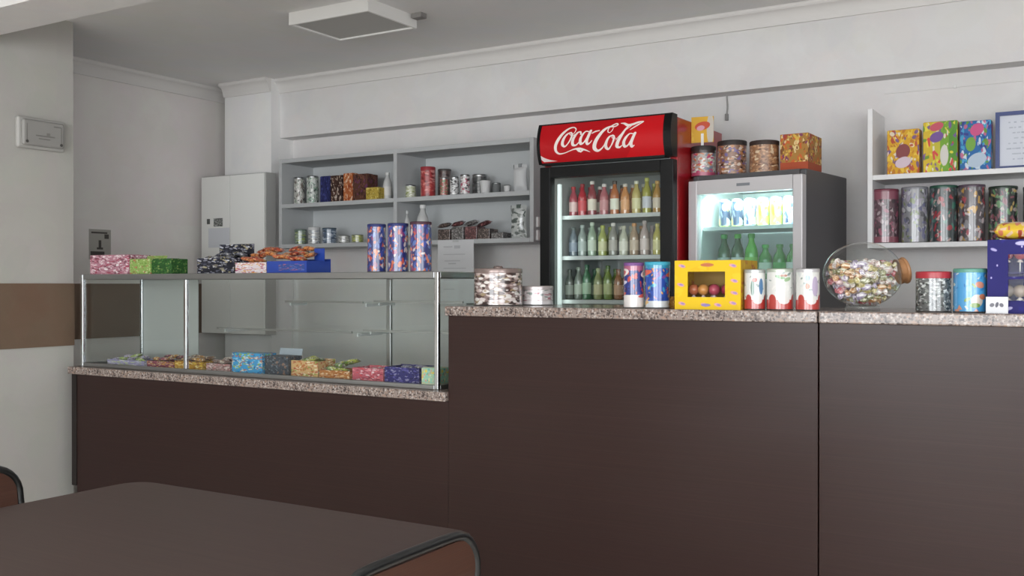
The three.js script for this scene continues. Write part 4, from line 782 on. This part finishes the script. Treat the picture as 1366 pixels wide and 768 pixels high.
// ---------------------------------------------------------------- things on top of the small fridge
{
  const Y = SF.top, p = 4.27;
  const j = tin('lollipop_jar', 'candy jar with dark lid under the yellow lollipop card', 'jar', 922, 955, 196, p, Y, gloss(print('#a8a098', ['#d8d4cc', '#c86a3a', '#b83a6a', '#6a7a8a', '#e8e4e0'], { seed: 880, n: 40, rx: 2, bandTop: ['#3a2c2a', 0.12], bandBottom: ['#b04a6a', 0.14] })), { lid: mat(0x2c2624), lidH: 0.02 });
  const top = worldY(938, 196, p), hy = worldY(935, 156, p);
  const cd = thing('lollipop_card', 'yellow and red lollipop card standing on the dark lidded jar', 'card', worldX(937, p), top, zOf(p), 0.15);
  part('card', span(-0.05, 0.05, 0.02, hy - top, -0.002, 0.002), card(print('#d8a83a', ['#e0b84a'], { n: 4, seed: 881, oval: [['#c8c0b4', 0.85, 0.5, 0.16, 0.6, 0], ['#c8543a', 0.5, 0.36, 0.34, 0.16], ['#d8a0b0', 0.42, 0.44, 0.18, 0.1]] })), cd);
  part('stem', span(-0.006, 0.006, 0, 0.06, 0.002, 0.005), M.white, cd);
  const bm = (c, cols, s) => gloss(print(c, cols, { seed: s, n: 60, size: 9, rx: 2 }));
  tin('candy_jar', 'brown jar with purple flecks and black lid on the small fridge', 'jar', 957, 996, 189, p, Y, bm('#8a6450', ['#d8c8bc', '#6a5a9a', '#b87a4a', '#3a2820', '#c89a7a'], 882), { lid: mat(0x2a2220), lidH: 0.022 });
  tin('candy_jar', 'tan caramel jar with black lid on the small fridge', 'jar', 1000, 1039, 189, p, Y, bm('#9a6e4e', ['#c89a70', '#6a4028', '#e0c8a8', '#b0805a'], 883), { lid: mat(0x3a2a24), lidH: 0.02 });
  carton('candy_carton', 'gold and red carton on the small fridge', 'box', 1041, 1079, 178, 4.22, Y, 0.2, card(print('#a87a3a', ['#d8b04a', '#a8402c', '#7a3a5a', '#e0c890', '#c8602c', '#7a4a24'], { seed: 884, n: 46, size: 12, bandBottom: ['#a84a2c', 0.24] })), { turn: -0.03 });
}

// ---------------------------------------------------------------- fuse cabinet, notices, emergency light, cable
{
  const z0 = zOf(4.652), z1 = zOf(4.55), x0 = -5.175, x1 = -4.596, y0 = 0.96, y1 = 1.99, xm = (x0 + x1) / 2 - 0.02;
  const c = thing('fuse_cabinet', 'white two door metal cabinet mounted on the column', 'cabinet', 0, 0, 0);
  const wm = mat(0xf0f0ec, { roughness: 0.5 });
  part('body', span(x0, x1, y0, y1, z0, z1 - 0.012, 0.003), mat(0xb4b3b0, { roughness: 0.5 }), c);
  for (const [a, b, k] of [[x0 + 0.004, xm - 0.002, 1], [xm + 0.002, x1 - 0.004, -1]]) {
    const d = part('door', span(a, b, y0 + 0.004, y1 - 0.006, z1 - 0.012, z1, 0.003), wm, c);
    part('latch', span(k > 0 ? b - 0.022 : a + 0.008, k > 0 ? b - 0.008 : a + 0.022, 1.42, 1.46, z1, z1 + 0.006, 0.002), mat(0x8f8f8c), d);
  }
  const sticker = (label, a, b, t, u, m) => { const s = thing('sticker', label, 'sticker', worldX((a + b) / 2, 4.549), worldY((a + b) / 2, u, 4.549), z1); part('print', span(-(worldX(b, 4.549) - worldX(a, 4.549)) / 2, (worldX(b, 4.549) - worldX(a, 4.549)) / 2, 0, worldY((a + b) / 2, t, 4.549) - worldY((a + b) / 2, u, 4.549), 0, 0.001), m, s); };
  sticker('tiny dark sticker on the white cabinet door', 276, 280, 292, 299, mat(0x5a5c58));
  sticker('dark smudged sticker on the white cabinet door', 285, 297, 291, 302, card(print('#8a8c88', ['#3a3c3a', '#5a5c58', '#c4c4c0'], { seed: 890, n: 30 })));
  sticker('white paper notice stuck on the cabinet door', 278, 306, 304, 330, mat(0xd9dbe0));

  // notice on the side wall
  const zc = zOf(3.82), n = thing('wall_notice', 'grey paper notice with dark bars on the side wall', 'notice', X_LEFT, worldY(133, 346, 3.82), zc);
  part('paper', span(0, 0.0015, 0, 0.18, -0.075, 0.075), mat(0xa9a69f), n);
  part('print', merge([span(0.0015, 0.002, 0.155, 0.165, -0.05, 0.06), span(0.0015, 0.002, 0.125, 0.152, -0.06, -0.03), span(0.0015, 0.002, 0.07, 0.115, -0.008, 0.01), span(0.0015, 0.002, 0.06, 0.072, -0.02, 0.022), span(0.0015, 0.002, 0.025, 0.048, -0.03, 0.065)]), mat(0x4a4642), n);

  // emergency light on the projecting wall
  const zc2 = zOf(2.95), e = thing('emergency_light', 'grey unlit emergency light box on the projecting white wall', 'lamp', X_PILLAR, 1.935, zc2);
  part('housing', span(0, 0.03, 0, 0.15, -0.125, 0.125, 0.012), mat(0xb2b0ac, { roughness: 0.5 }), e);
  const ln = part('lens', span(0.026, 0.05, 0.012, 0.138, -0.11, 0.11, 0.012), mat(0x9a9894, { roughness: 0.25 }), e);
  part('pictogram', merge([span(0.0502, 0.051, 0.06, 0.066, -0.055, 0.045), span(0.0502, 0.051, 0.046, 0.051, -0.03, 0.03), span(0.0502, 0.051, 0.068, 0.08, -0.03, -0.012), span(0.0502, 0.051, 0.03, 0.115, -0.092, -0.088), span(0.0502, 0.051, 0.03, 0.115, 0.088, 0.092), span(0.0502, 0.051, 0.112, 0.118, -0.088, -0.05)]), mat(0x7a7874), ln);
  for (const s of [-1, 1]) part('screw', new THREE.CylinderGeometry(0.007, 0.007, 0.004, 12).rotateZ(Math.PI / 2).translate(0.051, 0.03, s * 0.09), mat(0x4a4846), ln);

  // sheet of paper taped to the front of the grey shelf
  const pa = worldX(584, SH_P - 0.002), pb = worldX(632, SH_P - 0.002), yb = worldY(608, 405, SH_P), yt = SH_BOT + 0.022;
  const s = thing('paper_sheet', 'white paper sheet with faint lines hanging under the grey shelf', 'paper', (pa + pb) / 2, yb, zOf(SH_P));
  part('sheet', span(-(pb - pa) / 2, (pb - pa) / 2, 0, yt - yb, 0.0005, 0.002), card(canvasTexture(160, 256, (c2, W, H) => {
    c2.fillStyle = '#d2d2d4'; c2.fillRect(0, 0, W, H); reseed(57);
    c2.fillStyle = '#9c9ca0'; c2.globalAlpha = 0.5; c2.fillRect(26, 24, 40, 5); c2.fillRect(74, 22, 26, 12); c2.fillRect(26, 56, 96, 3); c2.fillRect(30, 82, 70, 3); c2.fillRect(48, 92, 34, 5); c2.fillRect(26, 112, 100, 3); c2.fillRect(26, 158, 64, 3); c2.fillRect(26, 196, 48, 3);
  })), s);
  part('tape', span(-0.02, 0.02, yt - yb - 0.012, yt - yb - 0.001, 0.002, 0.0028), mat(0xbfc0c0), s);

  // thin cable end on the back wall and the thin surface wire along it
  const cb = thing('wall_cable', 'short grey cable end hanging below the beam on the back wall', 'cable', worldX(970, P_BACK), 0, Z_BACK);
  const cy0 = worldY(970, 158, P_BACK), cy1 = BEAM_Y;
  part('wire', tube([[0, cy1, 0.006], [0.004, (cy0 + cy1) / 2, 0.008], [0, cy0 + 0.02, 0.006]], 0.004, false, 16, 6), mat(0x9a9896), cb);
  part('connector', span(-0.008, 0.008, cy0 - 0.012, cy0 + 0.022, 0, 0.016, 0.003), mat(0x8a8886), cb);
  const wx0 = worldX(1180, P_BACK);
  const tr = thing('surface_wire', 'thin white wire clipped along the back wall above the white shelf', 'cable', 0, 0, Z_BACK);
  part('wire', span(wx0, 2.6, BEAM_Y - 0.065, BEAM_Y - 0.057, 0, 0.006), M.wall, tr);
  for (const x of [wx0 + 0.3, wx0 + 1.2, wx0 + 2.1]) part('clip', span(x - 0.006, x + 0.006, BEAM_Y - 0.068, BEAM_Y - 0.054, 0, 0.009, 0.002), M.white, tr);
}

// ---------------------------------------------------------------- ceiling lamp, switched off
{
  const x0 = -3.45, x1 = -2.955, z0 = zOf(3.95), z1 = zOf(3.578);
  const k = thing('ceiling_lamp', 'flat white ceiling lamp, switched off, with grey diffuser', 'lamp', (x0 + x1) / 2, CEIL, (z0 + z1) / 2);
  const w = x1 - x0, d = z1 - z0;
  const wm = mat(0xf0efec, { roughness: 0.4 });
  part('rim', merge([span(-w / 2, w / 2, -0.06, 0, d / 2 - 0.012, d / 2), span(-w / 2, w / 2, -0.06, 0, -d / 2, -d / 2 + 0.012), span(-w / 2, -w / 2 + 0.012, -0.06, 0, -d / 2 + 0.012, d / 2 - 0.012), span(w / 2 - 0.012, w / 2, -0.06, 0, -d / 2 + 0.012, d / 2 - 0.012)]), wm, k);
  part('diffuser', span(-w / 2 + 0.012, w / 2 - 0.012, -0.052, -0.046, -d / 2 + 0.012, d / 2 - 0.012), mat(0xb4b3ae, { roughness: 0.4 }), k);
  part('cable_box', span(w / 2 + 0.01, w / 2 + 0.07, -0.025, 0, -d / 2 + 0.01, -d / 2 + 0.06, 0.004), mat(0x8a8784), k);
}

// ---------------------------------------------------------------- table and chairs
{
  const x0 = -2.27, x1 = -1.16, z0 = zOf(1.78), z1 = zOf(0.98), t = thing('dining_table', 'brown laminate table in front of the counter', 'table', (x0 + x1) / 2, 0, (z0 + z1) / 2);
  const w = x1 - x0, d = z1 - z0, r = 0.075, s = new THREE.Shape();
  s.moveTo(-w / 2 + r, -d / 2); s.lineTo(w / 2 - r, -d / 2); s.quadraticCurveTo(w / 2, -d / 2, w / 2, -d / 2 + r); s.lineTo(w / 2, d / 2 - r); s.quadraticCurveTo(w / 2, d / 2, w / 2 - r, d / 2); s.lineTo(-w / 2 + r, d / 2); s.quadraticCurveTo(-w / 2, d / 2, -w / 2, d / 2 - r); s.lineTo(-w / 2, -d / 2 + r); s.quadraticCurveTo(-w / 2, -d / 2, -w / 2 + r, -d / 2);
  const g = new THREE.ExtrudeGeometry(s, { depth: 0.022, bevelEnabled: true, bevelSize: 0.002, bevelThickness: 0.002, bevelSegments: 2, curveSegments: 10 }); g.rotateX(Math.PI / 2); g.translate(0, 0.748, 0);
  part('tabletop', metreUV(g), M.table, t);
  for (const a of [-1, 1]) {
    for (const b of [-1, 1]) part('leg', span(a * (w / 2 - 0.07) - 0.016, a * (w / 2 - 0.07) + 0.016, 0, 0.722, b * (d / 2 - 0.07) - 0.016, b * (d / 2 - 0.07) + 0.016, 0.003), M.blackTube, t);
    part('apron', span(-w / 2 + 0.087, w / 2 - 0.087, 0.69, 0.722, a * (d / 2 - 0.07) - 0.012, a * (d / 2 - 0.07) + 0.012), M.blackTube, t);
  }
  const chair = (label, x, z, turn) => {
    // local: faces -x, backrest along z at x = 0
    const c = thing('chair', label, 'chair', x, 0, z, turn), w2 = 0.205, H = 0.815, R = 0.075, rt = 0.0095;
    const arc = [];
    for (let i = 0; i <= 6; i++) { const a = Math.PI * 0.5 * i / 6; arc.push([0, H - R + R * Math.sin(a), -w2 + R - R * Math.cos(a)]); }
    for (let i = 6; i >= 0; i--) { const a = Math.PI * 0.5 * i / 6; arc.push([0, H - R + R * Math.sin(a), w2 - R + R * Math.cos(a)]); }
    const bend = (y) => -0.05 * Math.max(0, 1 - (y - 0.42) / 0.4);
    const pts = [[0.03, 0.0, -w2], [-0.03, 0.3, -w2], [-0.045, 0.45, -w2], [-0.02, 0.6, -w2], ...arc, [-0.02, 0.6, w2], [-0.045, 0.45, w2], [-0.03, 0.3, w2], [0.03, 0.0, w2]];
    part('frame', tube(pts, rt, false, 120, 10), M.blackTube, c);
    // curved wood back, filling the hoop
    const sh = new THREE.Shape(), q = R - rt, W = w2 - rt, T = H - rt;
    sh.moveTo(-W, 0.56); sh.lineTo(W, 0.56); sh.lineTo(W, T - q); sh.quadraticCurveTo(W, T, W - q, T); sh.lineTo(-W + q, T); sh.quadraticCurveTo(-W, T, -W, T - q); sh.closePath();
    const bg = new THREE.ExtrudeGeometry(sh, { depth: 0.009, bevelEnabled: false, curveSegments: 8 }); bg.rotateY(Math.PI / 2); bg.translate(-0.0045, 0, 0);
    const pp = bg.attributes.position; for (let i = 0; i < pp.count; i++) pp.setX(i, pp.getX(i) - 0.024 * Math.max(0, (0.74 - pp.getY(i)) / 0.18));
    bg.computeVertexNormals();
    part('backrest', metreUV(bg), M.chairWood, c);
    part('seat', metreUV(span(-0.43, -0.03, 0.445, 0.462, -0.2, 0.2, 0.008)), M.chairWood, c);
    for (const k of [-1, 1]) {
      part('front_leg', tube([[-0.42, 0.0, k * 0.19], [-0.39, 0.43, k * 0.185]], rt, false, 8, 8), M.blackTube, c);
      part('side_rail', tube([[-0.4, 0.434, k * 0.19], [-0.05, 0.434, k * 0.19]], 0.01, false, 8, 8), M.blackTube, c);
    }
    return c;
  };
  chair('wooden chair with black tube frame at the table end beside the tall counter', -1.045, zOf(1.385), 0.02);
  chair('wooden chair with black tube frame at the table end facing the projecting wall', -2.42, zOf(1.328), Math.PI);
}

// ---------------------------------------------------------------- shadows for every mesh and light
scene.traverse((o) => { if (o.isMesh) { o.castShadow = true; o.receiveShadow = true; } if (o.isLight && o.shadow) o.castShadow = true; });
renderer.render(scene, camera);
